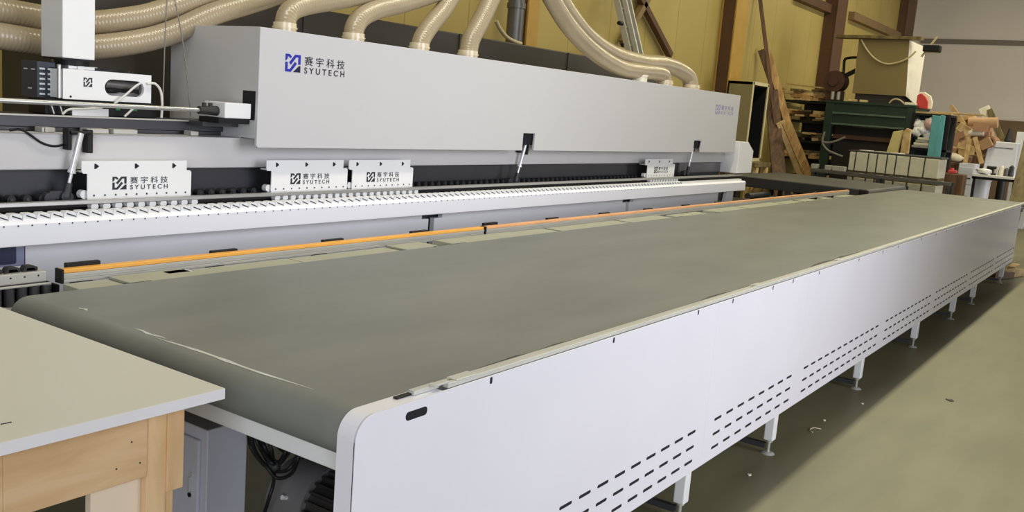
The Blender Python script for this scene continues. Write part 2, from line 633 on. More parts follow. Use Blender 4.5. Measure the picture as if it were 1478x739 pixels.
# pale line and shorter pale patches along the nose, just above the belt
random.seed(3)
def pale_line(y0, y1, x, w, lift=.0008):
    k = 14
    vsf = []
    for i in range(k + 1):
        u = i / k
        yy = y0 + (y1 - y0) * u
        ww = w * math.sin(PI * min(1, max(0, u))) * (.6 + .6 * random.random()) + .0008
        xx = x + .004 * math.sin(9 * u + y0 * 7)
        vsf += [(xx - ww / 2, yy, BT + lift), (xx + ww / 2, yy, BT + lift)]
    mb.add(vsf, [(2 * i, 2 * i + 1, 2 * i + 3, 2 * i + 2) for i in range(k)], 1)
pale_line(.26, 1.0, .170, .017)
pale_line(.95, 1.12, .18, .014)
pale_line(1.42, 1.48, .2, .012)
belt = mb.build('belt', [belt_m, belt_pale_m, belt_dirt], cv)
# dirty band along the skirt side of the belt
mb = MB()
random.seed(5)
for x0, x1, w in ((.5, 1.5, .018), (1.7, 3.4, .02), (3.5, 5.6, .028)):
    k = 12
    vsd = []
    for i in range(k + 1):
        u = i / k
        ww = w * math.sin(PI * u) * (.5 + random.random()) + .001
        vsd += [(x0 + (x1 - x0) * u, BY0 + .002, BT + .0012), (x0 + (x1 - x0) * u, BY0 + .002 + ww, BT + .0012)]
    mb.add(vsd, [(2 * i, 2 * i + 2, 2 * i + 3, 2 * i + 1) for i in range(k)])
mb.build('belt_edge_wear', belt_dirt, cv)
# rollers
for xx in (XN, XF):
    mb = MB().cyl((xx, BY0 + .01, BT - RR), (xx, BY1 - .01, BT - RR), RR - .006, n=28)
    mb.cyl((xx, BY0 - .02, BT - RR), (xx, BY1 + .03, BT - RR), .02, n=14)
    mb.build('end_roller', alu, cv)
# slider bed, inner frame, cross beams
MB().box(.27, 13.9, .12, 1.72, .865, .915).build('slider_bed', grey_paint, cv)
MB().box(.20, 13.95, .10, .15, .72, .84).box(.20, 13.95, 1.68, 1.73, .72, .84).split('frame_beam', white_paint, cv, bevel=.004)
mb = MB().box(.2, .26, .15, 1.68, .70, .795)
for i in range(1, 8):
    mb.box(1.75 * i, 1.75 * i + .06, .15, 1.68, .74, .82)
mb.split('cross_beam', white_paint, cv, bevel=.004)

# skirts on the near side, each its own panel, with the three rows of slots
ZB, ZT = .138, .928
ROWS = (.34, .266, .196)
bounds = [0.077, 2.43, 3.77, 5.74, 7.62, 9.5, 11.35, 13.13]
for i in range(len(bounds) - 1):
    x0, x1 = bounds[i], bounds[i + 1]
    g = .0004
    mb = MB()
    if i == 0:
        # folded end cap with a rounded top corner
        r = .065
        outer = [(x1 - g, ZB), (x1 - g, ZT)] + [(x0 + r + r * math.cos(math.radians(a)), .93 - r + r * math.sin(math.radians(a))) for a in range(90, 181, 9)] + [(x0, ZB)]
        pl = [(.43, ZT - .012) if False else p for p in outer]
        mb.prism(pl, 1, 0, .006)
        # flange that follows the rounded corner
        fl = [(.43, .93)] + [(x0 + r + r * math.cos(math.radians(a)), .93 - r + r * math.sin(math.radians(a))) for a in range(90, 181, 9)] + [(x0, ZB)]
        rin = r - .005
        fi = [(.43, .925)] + [(x0 + r + rin * math.cos(math.radians(a)), .93 - r + rin * math.sin(math.radians(a))) for a in range(90, 181, 9)] + [(x0 + .005, ZB)]
        k = len(fl)
        vs = [(p[0], .003, p[1]) for p in fl] + [(p[0], .066, p[1]) for p in fl] + [(p[0], .003, p[1]) for p in fi] + [(p[0], .066, p[1]) for p in fi]
        fs = []
        for q in range(k - 1):
            fs += [(q, q + 1, k + q + 1, k + q), (2 * k + q, 3 * k + q, 3 * k + q + 1, 2 * k + q + 1), (k + q, k + q + 1, 3 * k + q + 1, 3 * k + q)]
        mb.add(vs, fs, 0)
        mb.prism(rrect(.268, .358, .878, .903, .011), 1, -.0008, .0, 1)
    else:
        mb.prism([(x0 + g, ZB), (x1 - g, ZB), (x1 - g, ZT), (x0 + g, ZT)], 1, 0, .006)
    mb.box(x0 + g, x1 - g, .006, .03, ZB, ZB + .006)
    # slots
    s0 = x1 - .11
    kmax = int((x1 - x0 - .22) / .142) + 1
    for zr in ROWS:
        for q in range(kmax):
            xs = x0 + .11 + q * (x1 - x0 - .22 - .085) / max(1, kmax - 1)
            if i == 0 and xs < .95: continue
            mb.prism(rrect(xs, xs + .085, zr - .0065, zr + .0065, .006, 3), 1, -.0008, 0, 1)
    # screw holes
    for xs in ([.658, 1.432, 2.2] if i == 0 else [x0 + .17, (x0 + x1) / 2 + .05, x1 - .3]):
        mb.prism(rrect(xs - .006, xs + .006, .905, .927, .005, 3), 1, -.0008, 0, 1)
    mb.build('side_skirt', [panel_paint, slotblack], cv)
# far end skirt
MB().box(13.125, 13.131, .0065, .6, ZB, ZT).build('end_skirt', panel_paint, cv)
# rail along the top of the skirts
mb = MB().box(.46, 14.06, .010, .03, .929, .944).box(.46, 14.06, .034, .05, .932, .938).box(.46, 14.06, .055, .068, .90, .934)
mb.box(.20, .46, .064, .067, .895, .929)
for xs in (.55, 3.0, 4.45, 8.1):
    mb.box(xs - .05, xs + .05, .0105, .05, .944, .947)
mb.build('top_rail', rail_white, cv, bevel=.0015)
MB().box(.2, 13.9, 1.735, 2.04, .772, .7995).build('fence_ledge', white_paint, cv)
# small clamp where the end cap meets the rail
mb = MB().box(.33, .44, .028, .05, .931, .944).box(.27, .34, .036, .052, .931, .936, 1).box(.40, .47, .012, .034, .944, .95)
mb.build('rail_clamp', [rail_white, black], cv, bevel=.001)
# far side rail (pale green strip) between belt and the guide fence
mb = MB()
segs = [(.42, .62), (.62, .98), (.98, 1.6), (1.6, 2.32), (2.33, 2.62), (2.75, 3.55), (3.56, 3.95), (4.0, 5.0), (5.02, 5.75), (5.95, 6.6), (6.75, 7.5), (7.55, 8.6), (8.7, 9.3), (9.42, 9.9), (10.3, 10.6), (11.0, 11.6)]
random.seed(11)
for a, b in segs:
    dz = random.choice((0, -.006, .004))
    mb.box(a, b - .008, 1.755, 1.975, .80, .905 + dz)
mb.split('rear_rail', rail_green, cv, bevel=.003)
mb = MB()
for xs in (.64, 2.6, 2.78, 5.85, 6.68, 9.36, 10.1, 10.8):
    mb.box(xs - .06, xs + .06, 1.750, 1.80, .80, .914)
mb.split('rail_pocket', black, cv)
mb = MB().box(.86, .98, 1.90, 1.95, .9055, .909).obox((.90, 1.83, .907), (.97, 1.91, .907), .012, .003)
mb.build('tape_patch', label_white, cv)
# legs
def leg(x, y, side):
    mb = MB().box(x - .03, x + .03, y, y + .055, -.045, .74)
    l = mb.build('leg', white_paint, cv, bevel=.006)
    f = MB().cyl((x, y + .028, FZ + .012), (x, y + .028, -.044), .009, n=10).cyl((x, y + .028, FZ), (x, y + .028, FZ + .012), .04, .025, n=16)
    f.cyl((x, y + .028, -.06), (x, y + .028, -.048), .018, n=6)
    f.build('levelling_foot', alu_dull, l)
    return l
LX = (.55, 2.38, 3.59, 5.46, 7.34, 9.14, 10.4, 12.65)
for x in LX:
    leg(x, .03, 0)
for x in LX:
    leg(x, 1.62, 1)
mb = MB()
for x in LX[1:]:
    mb.box(x - .015, x + .015, .08, 1.62, -.10, -.07)
mb.split('floor_brace', dark_steel, cv)
mb = MB()
for b in bounds[1:-1]:
    mb.cyl((b + .05, .05, ZB - .02), (b + .05, .05, ZB), .018, n=10)
mb.split('skirt_clip', white_paint, cv)

# guide fence, two lengths
def fence(xa, xb, label, om, zt0, zt1):
    y0, y1 = 1.985, 2.03
    t = thing('guide_fence', ((xa + xb) / 2, 2.0, .88), label, 'guide rail')
    mb = MB()
    def sl(x0, x1, y0_, y1_, za, zb, m=0):
        mb.box(x0, x1, y0_, y1_, za, zb, m)
    sl(xa + .012, xb, y0, y1, .90, .913)
    sl(xa + .012, xb, y0 + .004, y1, .913, .925)
    sl(xa + .012, xb, y0, y1, .925, .938)
    mb.build('aluminium_profile', alu_dull, t, bevel=.0015)
    MB().box(xa + .012, xb, y0 + .004, y1 - .004, .938, .955).build('orange_strip', om, t, bevel=.004)
    MB().box(xa, xa + .012, y0 - .003, y1 + .003, .897, .957).build('end_cap', black, t, bevel=.003)
    k = max(1, round((xb - xa) / .78))
    for i in range(k):
        x = xa + .05 + i * (xb - xa) / k
        MB().box(x, x + .15, y1, y1 + .025, .90, .962 if i else .970).build('black_tab', black, t, bevel=.004)
    for i in range(k + 1):
        x = xa + .1 + i * (xb - xa - .2) / k
        MB().box(x - .04, x + .04, y0, y1, .80, .899).build('bracket', dark_steel, t, bevel=.003)
    return t
fence(.418, 3.275, 'bright orange topped aluminium guide fence, nearer length', orange, .94, .955)
fence(3.285, 11.78, 'faded orange topped guide fence, longer far length', orange_worn, .94, .955)

# roller fence at the left edge
t = thing('roller_fence', (-.1, 2.05, .8), 'aluminium roller strip with black upright rollers, left of the orange fence', 'roller track')
MB().box(-.6, .385, 2.03, 2.10, .905, .948).box(-.6, .40, 2.02, 2.03, .892, .902).build('aluminium_cover', alu_dull, t, bevel=.004)
MB().box(-.6, .42, 2.02, 2.10, .80, .818).build('base_strip', alu_dull, t, bevel=.003)
MB().box(-.6, .42, 2.072, 2.10, .818, .892).box(.412, .42, 2.0, 2.10, .818, .892).build('back_plate', black, t)
for i in range(20):
    x = .388 - i * .05
    MB().cyl((x, 2.04, .820), (x, 2.04, .890), .02, n=16).build('roller', dark_steel, t, bevel=.003)
mb = MB()
for i in range(14):
    x = .36 - i * .07
    mb.box(x - .05, x, 2.05, 2.09, .948, .955 + .010)
    mb.prism([(x - .065, .948), (x, .948), (x - .02, .972), (x - .05, .972)], 1, 2.05, 2.085)
mb.build('rubber_cleat', rubber, t, bevel=.004)
mb = MB()
for i in range(14):
    x = .35 - i * .055
    mb.cyl((x, 2.0295, .932), (x, 2.031, .932), .004, n=8)
mb.build('screw_row', slotblack, t)

# ================================================================== WORK TABLE (left foreground)
wt = thing('work_table', (-.7, 1.05, 0), 'work table with pale laminate top and pine frame, left foreground', 'table')
TX0, TX1, TY0, TY1, TZ0, TZ1 = -1.45, -.047, .365, 1.75, .921, .95
MB().box(TX0, TX1 - .001, TY0 + .001, TY1, TZ0, TZ1 - .0006).box(TX0, TX1 - .001, TY0 + .001, TY1, TZ1 - .0006, TZ1, 0).build('tabletop', table_top_m, wt)
MB().box(TX0, TX1, TY0 - .0015, TY0 + .001, TZ0, TZ1 - .0005).box(TX1 - .001, TX1 + .001, TY0, TY1, TZ0, TZ1 - .0005).build('edge_band', edge_m, wt)
MB().box(-.60, -.238, .42, .445, .742, TZ0 - .001).box(-1.4, -.60, .42, .445, .742, TZ0 - .001).build('front_apron', pine, wt, bevel=.002)
MB().box(-.18, -.15, .45, 1.68, .75, TZ0 - .001).build('side_apron', pine, wt, bevel=.002)
for y in (.425, 1.62):
    for x in (-.237, -1.42):
        mb = MB().box(x, x + .058, y, y + .075, 0, TZ0 - .001)
        l = mb.build('leg', pine_v, wt, bevel=.002)
        if x > -1:
            MB().box(x + .0575, x + .108, y - .004, y + .08, .68, TZ0 - .001).build('leg_facing', pine_v, l, bevel=.002)
            MB().box(x + .0575, x + .084, y + .005, y + .07, 0.0, .679).build('leg_facing', pine_v, l, bevel=.002)
MB().box(-.376, -.2375, .447, .47, .02, .88).build('gusset_board', pale_board, wt, bevel=.001)
MB().box(-1.36, -.27, .9, .93, .25, .74).build('back_board', olive_board, wt)
mb = MB()
for px, py in ((190, 638), (168, 677), (202, 668)):
    p = P(px, py, 1, .42)
    mb.cyl((p.x, .4192, p.z), (p.x, .421, p.z), .0024, n=8)
mb.split('nail_head', rubber, wt)
p = P(8, 611, 2, TZ1)
MB().prism([(p.x - .012, p.y - .003), (p.x + .012, p.y - .004), (p.x + .014, p.y + .002), (p.x - .01, p.y + .003)], 2, TZ1, TZ1 + .0004).build('scratch', slotblack, wt)

# ================================================================== CABINET, CABLES, MOTOR UNDER THE CONVEYOR NOSE
c = P(300, 622, 0, .30)
x0, yf, zt = .30, c.y, c.z
print('cab', c, P(360, 610, 1, yf), P(267, 590, 0, .30), P(272, 700, 0, .3))
ec = thing('electrical_cabinet', (x0 + .13, yf + .2, 0), 'small pale grey steel cabinet under the conveyor nose beside the table', 'cabinet')
CW = P(358, 610, 1, yf).x - x0
MB().box(x0, x0 + CW, yf, yf + .36, .02, zt).build('body', cab_paint, ec, bevel=.004)
MB().box(x0 - .0015, x0 + CW, yf - .0005, yf + .362, zt, zt + .003).build('lid', mat('lid_grey', (158, 154, 156), .5), ec)
dr = MB().box(x0 - .014, x0 - .001, yf + .03, yf + .33, .06, zt - .04).build('door', cab_paint, ec, bevel=.004)
h = P(273, 701, 0, x0 - .025)
hb = MB().prism([(a, b) for a, b in rrect(h.y - .011, h.y + .011, h.z - .045, h.z + .045, .011)], 0, x0 - .022, x0 - .0145)
hb.prism([(a, b) for a, b in rrect(h.y - .006, h.y + .006, h.z - .02, h.z + .03, .005)], 0, x0 - .03, x0 - .022)
hb.cyl((x0 - .026, h.y, h.z - .033), (x0 - .0221, h.y, h.z - .033), .008, n=12, m=1)
hb.build('handle', [chrome, black], dr, bevel=.001)
# two hanging black stubs by the beam
for i, (px, y0_, y1_) in enumerate(((321, 588, 606), (360, 602, 620))):
    a, b = P(px, y0_ - 4, 0, .262), P(px, y1_, 0, .262)
    o = MB().cyl(a, b, .0032, n=8).cyl(b, b - Vector((0, 0, .006)), .006, n=8).build('cable_stub', black)
    tag(o, ('short black wire stub hanging above the grey cabinet lid', 'short black wire stub hanging at the top of the cable bundle')[i], 'cable')

# cable bundle
cb = thing('cable_bundle', (.45, .75, .55), 'looped bundle of black cables hanging under the conveyor nose', 'cable')
random.seed(21)
def cpx(l, x=.32):
    return smooth_path([P(a, b, 0, x + random.uniform(-.025, .025)) for a, b in l], 8)
loops = [[(357, 615), (362, 645), (380, 670), (396, 680), (415, 678), (428, 660), (431, 640), (424, 628)],
         [(360, 616), (368, 650), (386, 675), (400, 690), (420, 684), (430, 662), (430, 642), (420, 630)],
         [(364, 618), (372, 640), (388, 668), (400, 672), (412, 660), (420, 645), (416, 628)],
         [(370, 620), (378, 645), (392, 668), (405, 667), (418, 650), (422, 634)],
         [(376, 622), (382, 645), (394, 664), (396, 680), (394, 700), (388, 720), (380, 745)],
         [(384, 624), (392, 650), (397, 672), (410, 656), (416, 640)],
         [(393, 628), (402, 645), (414, 652), (422, 640)],
         [(405, 634), (412, 644), (424, 640)]]
for i, l in enumerate(loops):
    MB().tube(cpx(l), .0062, 8).build('cable', black, cb)
a = P(394, 672, 0, .32)
MB().sphere(a, .02, .03, .022, n=12, k=8).build('cable_tie', rubber, cb)
MB().tube(smooth_path([P(x, y, 0, .31) for x, y in ((418, 628), (424, 642), (431, 636), (424, 628), (418, 640))], 6), .009, 8).build('cable', black, cb)

# geared motor
gm = thing('geared_motor', (.5, .4, 0), 'dark grey finned electric motor low under the conveyor nose', 'motor')
mc = P(418, 715, 0, .36)
my, mz = .36, .50
ax = Vector((0.0, 1, 0))
c0 = P(455, 742, 0, .42)
mz, yb = c0.z, c0.y
print('motor', c0, P(420, 690, 0, .42))
cc = Vector((.50, yb, mz - .01))
mb = MB().cyl(cc + Vector((0, .02, 0)), cc + Vector((0, .18, 0)), .135, n=40)
mb.cyl(cc + Vector((0, .18, 0)), cc + Vector((0, .205, 0)), .135, .11, n=40)
mb.build('fan_cover', motor_m, gm)
mb = MB().cyl(cc + Vector((0, -.26, 0)), cc + Vector((0, .02, 0)), .112, n=40)
for i in range(26):
    t_ = 2 * PI * i / 26
    d = Vector((math.cos(t_), 0, math.sin(t_)))
    mb.obox(cc + d * .122 + Vector((0, -.25, 0)), cc + d * .122 + Vector((0, .01, 0)), .007, .028, up=d)
mb.build('finned_body', motor_d, gm)
mb = MB().cyl(cc + Vector((0, -.26, 0)), cc + Vector((0, -.29, 0)), .13, n=32)
mb.build('end_flange', motor_d, gm)
MB().box(cc.x - .09, cc.x + .09, cc.y - .22, cc.y - .02, 0, cc.z - .1).box(cc.x - .14, cc.x + .14, cc.y - .25, cc.y + .02, 0, .03).build('foot_mount', motor_d, gm, bevel=.004)
MB().cyl(cc + Vector((-.12, .09, .05)), cc + Vector((-.142, .09, .058)), .008, n=8).build('screw', chrome, gm)

# ================================================================== EDGE BANDING MACHINE
em = thing('edge_banding_machine', (4.4, 3.2, 0), 'long white edge banding machine with a large hood behind the conveyor', 'machine')
# base body + front panels with the T shaped gaps
MB().box(-1.0, 8.9, 2.78, 3.9, .08, .945).build('base_body', charcoal, em)
for a, b in ((-1.0, 3.585), (3.65, 6.60), (6.66, 8.9)):
    nl = a > 0
    nr = b < 8.5
    poly = [(a, .1), (b, .1)]
    poly += [(b, .895), (b - .075, .895), (b - .075, .925)] if nr else [(b, .925)]
    poly += [(a + .09, .925), (a + .09, .895), (a, .895)] if nl else [(a, .925)]
    MB().prism(poly, 1, 2.72, 2.76).build('front_panel', beam_paint, em)
mb = MB()
for x in (-.8, 1.5, 3.6, 6.6, 8.7):
    mb.box(x - .06, x + .06, 2.82, 2.94, 0, .085)
    mb.box(x - .06, x + .06, 3.7, 3.82, 0, .085)
mb.split('foot', dark_steel, em)
MB().box(-1.0, 8.9, 2.70, 2.72, .927, .936).build('panel_lip', grey_paint, em)
# infeed screen at the left edge
sx0, sx1 = P(0, 370, 1, 2.72).x - .18, P(34, 370, 1, 2.72).x
sz0, sz1 = P(30, 383, 1, 2.72).z, P(30, 353, 1, 2.72).z
bz = MB().prism(rrect(sx0, sx1, sz0, sz1, .006), 1, 2.712, 2.7198).build('display_bezel', bezel_m, em, bevel=.002)
MB().prism(rrect(sx0 + .02, sx1 - .04, sz0 + .012, sz1 - .004, .008), 1, 2.7085, 2.7119).build('display_screen', screen_m, bz)
MB().box(sx1 + .001, sx1 + .006, 2.716, 2.7199, sz0 - .004, sz1).build('display_shadow_gap', screen_m, bz)
# support foot at outfeed
mb = MB().prism([(9.0, .55), (9.32, .55), (9.32, .94), (9.12, .94)], 1, 2.70, 2.74)
mb.box(8.93, 9.36, 2.75, 3.6, 0, .94, 1)
mb.build('outfeed_support', [beam_paint, charcoal], em)
# main feed beam
mb = MB().prism([(2.6, .946), (2.6, 1.045), (2.612, 1.06), (2.92, 1.06), (2.92, .946)], 0, -1.0, 9.43)
mb.build('feed_beam', beam_paint, em, bevel=.003)
# chain of pads
mb = MB()
x = -1.0
while x < 7.6:
    mb.prism([(x, 1.06), (x + .060, 1.06), (x + .060, 1.082), (x + .045, 1.092), (x + .012, 1.092), (x, 1.080)], 1, 2.622, 2.668, 0)
    mb.prism([(x + .014, 1.080), (x + .058, 1.064), (x + .058, 1.069), (x + .014, 1.086)], 1, 2.6205, 2.622, 1)
    mb.cyl((x + .03, 2.5985, 1.040), (x + .03, 2.601, 1.040), .004, n=6, m=1)
    x += .064
mb.box(7.6, 9.36, 2.63, 2.668, 1.06, 1.085, 0)
mb.build('feed_chain', [white_paint, slotblack], em)
MB().box(-1.0, 9.36, 2.6685, 2.94, 1.06, 1.082).build('chain_bed', slotblack, em)
# light rail
mb = MB().box(-1.0, 9.55, 2.695, 2.725, 1.110, 1.132)
mb.build('guide_rail', alu, em, bevel=.004)
MB().box(-1.0, 9.5, 2.735, 2.765, 1.094, 1.113).build('rail_seat', slotblack, em)
# charcoal back panel with the row of pressure rollers under it
MB().box(-1.0, 9.28, 2.90, 2.93, 1.094, 1.30).build('back_panel', charcoal, em)
MB().box(8.1, 9.27, 2.885, 2.899, 1.15, 1.262).build('clear_cover', mat('lilac_grey_sheet', (112, 108, 112), .3, var=.05), em)
mb = MB()
x = .35
while x < 7.0:
    if not (.95 < x < 1.58 or 2.1 < x < 2.77 or 2.8 < x < 3.42 or 7.0 < x < 7.6):
        mb.cyl((x, 2.82, 1.128), (x, 2.86, 1.128), .021, n=14)
        mb.cyl((x, 2.816, 1.128), (x, 2.82, 1.128), .009, n=8, m=1)
    x += .075
mb.split('pressure_roller', [rubber, dark_steel], em, per=2)
# grey pressure beam above
MB().box(-1.0, 9.28, 2.85, 3.35, 1.266, 1.44).build('pressure_beam', grey_paint, em, bevel=.006)
# right end block
ex = P(1065, 228, 1, 2.7).x
mb = MB().prism([(9.30, 1.145), (9.36, 1.145), (9.78, 1.145), (9.78, 1.42), (9.58, 1.53), (9.30, 1.53)], 1, 2.68, 3.2)
mb.build('end_block', white_paint, em, bevel=.006)
MB().box(9.17, 9.30, 2.86, 3.2, 1.44, 1.53).box(9.18, 9.30, 2.82, 2.86, 1.44, 1.455, 1).build('end_bracket', [grey_paint, slotblack], em)
# hood: folded sheet with notches for the struts, side face with a dark hole
HX0, HX1, HY0, HY1, HZ0, HZ1 = 1.983, 9.2, 2.70, 3.52, 1.395, 2.075
def notch(xc, w, zt): return [(xc - w / 2, HZ0), (xc - w / 2, zt), (xc + w / 2, zt), (xc + w / 2, HZ0)]
mb = MB()
poly = [(HX0, HZ1), (HX0, HZ0 + .012), (HX0 + .012, HZ0)] + notch(4.77, .17, 1.535) + notch(8.11, .20, 1.525) + [(HX1, HZ0), (HX1, HZ1)]
mb.prism(poly, 1, HY0, HY0 + .02)
mb.prism([(HY0 + .02, HZ1), (HY1, HZ1), (HY1, 1.44), (2.85, 1.44), (2.85, HZ0 + .05), (HY0 + .02, HZ0 + .05)], 0, HX0, HX0 + .015)
mb.prism([(HY0 + .02, HZ1), (HY1, HZ1), (HY1, 1.44), (HY0 + .02, 1.44)], 0, HX1 - .015, HX1)
mb.box(HX0 + .015, HX1 - .015, HY0 + .02, HY1, HZ1 - .015, HZ1)
mb.box(HX0 + .015, HX1 - .015, HY1 - .02, HY1, 1.45, HZ1 - .015)
hood = mb.build('hood', hood_paint, em, bevel=.004)
MB().box(HX0 - .002, HX0 - .0002, 2.722, 2.832, 1.55, 1.715).build('side_opening', slotblack, hood)
mb = MB()
for xc, zt_ in ((4.77, 1.535), (8.11, 1.525)):
    mb.box(xc - .1, xc + .1, HY0 + .03, HY0 + .06, 1.44, zt_ + .02)
mb.split('strut_recess', slotblack, hood)
# logo on the hood
def brand(xa, xb, za, zb, y, parent, mm, mt, bold=.0):
    w = xb - xa; h_ = zb - za
    mark_on_y(xa, xa + w * .245, za, zb, y, mm, parent)
    text_on_y('logo_lettering', '赛 宇 科 技', xa + w * .31, xb, za + h_ * .44, zb - h_ * .02, y, mt, parent, bold=bold)
    text_on_y('logo_lettering', 'S Y U T E C H', xa + w * .31, xb, za - h_ * .02, za + h_ * .34, y, mt, parent, bold=bold * 3)
brand(2.172, 2.652, 1.842, 1.944, HY0, hood, [logo_blue, logo_blue, logo_blue, logo_navy], logo_black, .005)
brand(8.50, 9.02, 1.835, 1.94, HY0, hood, [logo_lilac], logo_lilac, .005)
# stub pipe on top of the hood
a = P(923, 118, 1, 2.92)
MB().cyl((a.x, 2.92, HZ1), (a.x, 2.92, HZ1 + .075), .075, n=20).cyl((a.x, 2.92, HZ1 + .065), (a.x, 2.92, HZ1 + .08), .082, n=20).build('stub_pipe', cream_sheet, hood)

# guard plates
def guard_plate(xa, xb, off):
    y = 2.75
    w = xb - xa
    mb = MB()
    mb.prism([(xa + off, 1.13), (xa + off + .012, 1.118), (xb - .012, 1.118), (xb, 1.13), (xb, 1.256), (xb - .012, 1.265), (xb - off, 1.265), (xb - off, 1.318), (xa, 1.318), (xa, 1.265), (xa + .01, 1.255), (xa + off, 1.255)], 1, y, y + .006)
    mb.box(xa + off, xb, y + .006, y + .1, 1.255, 1.262)
    pl = mb.build('guard_plate', white_paint, em)
    mb = MB()
    for u in (.13, .5, .87):
        x_ = xa + (w - off) * u
        mb.prism([(x_ - .012, 1.278), (x_ - .004, 1.278), (x_ + .014, 1.291), (x_ - .004, 1.304), (x_ - .012, 1.304)], 1, y - .001, y - .0002)
    mb.split('arrow_slot', slotblack, pl)
    mb = MB()
    k = 10
    for i in range(k):
        x_ = xa + off + .035 + (w - off - .07) * i / (k - 1)
        mb.cyl((x_, y - .0012, 1.146), (x_, y - .0002, 1.146), .0055, n=8)
    mb.split('screw', dark_steel, pl)
    cx = xa + off + (w - off) * .5
    lw = min(.32, w * .52)
    brand(cx - lw * .52, cx + lw * .48, 1.172, 1.238, y, pl, [logo_black], charcoal, .006)
    # rollers that peep out under and beside the plate
    mb = MB()
    nn = int((w - off) / .062)
    for i in range(nn + 1):
        x_ = xa + off + .01 + (w - off - .02) * i / nn
        mb.cyl((x_, 2.700, 1.098), (x_, 2.735, 1.098), .020, n=12)
    mb.cyl((xa + off - .006, 2.765, 1.15), (xa + off - .006, 2.80, 1.15), .022, n=14)
    mb.split('support_roller', white_paint, pl)
for xa, xb, off in ((.955, 1.585, .03), (2.105, 2.775, .04), (2.785, 3.42, .035), (6.99, 7.69, .06)):
    guard_plate(xa, xb, off)

# pneumatic struts
def strut(top, bot, big):
    ptop = P(*top, 1, 2.79); pb = P(*bot, 1, 2.81)
    mid = ptop.lerp(pb, .58)
    s_ = MB().cyl(ptop, mid, .015, n=14).cyl(mid, mid + (mid - ptop).normalized() * .015, .02, n=12).cyl(mid, ptop.lerp(pb, .8), .009, n=10).build('gas_strut', chrome, em)
    e = ptop.lerp(pb, .78)
    MB().cyl(e, pb, .017, .024, n=12).cyl(pb + Vector((0, -.015, 0)), pb + Vector((0, .03, 0)), .03, n=16).cyl(pb + Vector((-.085, -.01, -.004)), pb + Vector((-.085, .03, -.004)), .028, n=16).box(pb.x - .08, pb.x + .01, pb.y, pb.y + .02, pb.z - .012, pb.z + .03).build('strut_foot', charcoal, s_, bevel=.003)
    w = .075 if big else .07
    w = .05 if big else .045
    MB().box(ptop.x - w - .012, ptop.x - w + .010, 2.80, 2.848, ptop.z - .085, ptop.z + .02).box(ptop.x + w - .01, ptop.x + w + .02, 2.80, 2.848, ptop.z - .10, ptop.z + .015).cyl((ptop.x - w, 2.80, ptop.z), (ptop.x + w, 2.80, ptop.z), .010, n=10).build('strut_bracket', black, s_, bevel=.003)
    return s_
strut((117, 192), (95, 284), True)
strut((759, 206), (744, 262), False)
strut((1002, 206), (992, 250), False)

# dark upper beam of the infeed, rod, clamp, white gearbox
MB().box(-1.0, 2.30, 3.0, 3.25, 1.462, 1.522).box(-1.0, 2.3, 3.02, 3.2, 1.44, 1.463, 0).build('upper_beam', dark_steel, em, bevel=.004)
MB().box(-1.0, 2.29, 2.985, 3.0, 1.516, 1.524).build('beam_lip', alu_dull, em)
ga, gb_ = P(325, 148, 1, 2.735), P(362, 172, 1, 2.735)
gy = P(295, 158, 0, ga.x).y
MB().box(ga.x, gb_.x, 2.735, gy, gb_.z, ga.z).build('gear_box', white_paint, em, bevel=.004)
MB().box(ga.x - .02, gb_.x + .01, 2.76, gy + .02, 1.524, gb_.z - .001).build('gear_box_base', black, em)
MB().box(ga.x - .05, gb_.x + .012, 2.86, 3.0, 1.50, 1.524).build('gear_box_shelf', dark_steel, em)
rp = P(313, 160, 0, ga.x)
MB().cyl((-1.0, rp.y, rp.z), (ga.x - .001, rp.y, rp.z), .012, n=12).build('clamp_rod', alu, em)
mb = MB().cyl((ga.x - .12, rp.y, rp.z), (ga.x - .002, rp.y, rp.z), .022, .028, n=12)
for dx in (.045, .085):
    mb.cyl((ga.x - dx, rp.y, rp.z + .022), (ga.x - dx, rp.y, rp.z + .042), .012, n=10)
mb.build('rod_clamp', motor_d, em, bevel=.002)
mb = MB()
for px, w in ((70, .06), (140, .12), (180, .14), (280, .05), (62, .02)):
    a = P(px, 190, 1, 2.93)
    mb.box(a.x - w / 2, a.x + w / 2, 2.92, 2.99, 1.441, 1.466)
mb.split('small_fitting', alu_dull, em, bevel=.004)
pts = smooth_path([P(x, y, 1, 2.84) for x, y in ((14, 188), (30, 187), (44, 195), (60, 206), (78, 211), (96, 208))], 6)
MB().tube(pts, .006, 8).build('air_line', black, em)

# overhead swing unit: column, bearing, white box, dark terminal block
CX0, CX1, CY0, CY1 = .998, 1.171, 3.0, 3.2
su = thing('swing_arm_unit', (1.1, 3.1, 1.59), 'white square post with a dark terminal block and white motor box under it', 'machine')
MB().box(CX0, CX1, CY0, CY1, 1.81, 3.4).build('post', white_paint, su, bevel=.004)
MB().box(CX0 + .005, CX1 - .005, CY0 + .01, CY1 - .01, 1.80, 1.81).build('post_gasket', black, su)
mb = MB().cyl((1.10, 3.09, 1.775), (1.10, 3.09, 1.80), .085, n=24).cyl((1.28, 3.12, 1.757), (1.28, 3.12, 1.772), .14, n=24)
mb.build('bearing', black, su)
MB().box(1.04, 1.2, 3.02, 3.16, 1.757, 1.776).cyl((1.105, 3.015, 1.767), (1.105, 3.02, 1.767), .02, n=12).build('bearing_plate', alu, su, bevel=.003)
# box with oval window
BX0, BX1, BYf, BYb, BZ0, BZ1 = .985, 1.49, 2.98, 3.2, 1.607, 1.757
ox0, ox1, oz0, oz1 = 1.215, 1.443, 1.636, 1.72
oval = rrect(ox0, ox1, oz0, oz1, .0415, 8)
mb = MB()
k = len(oval)
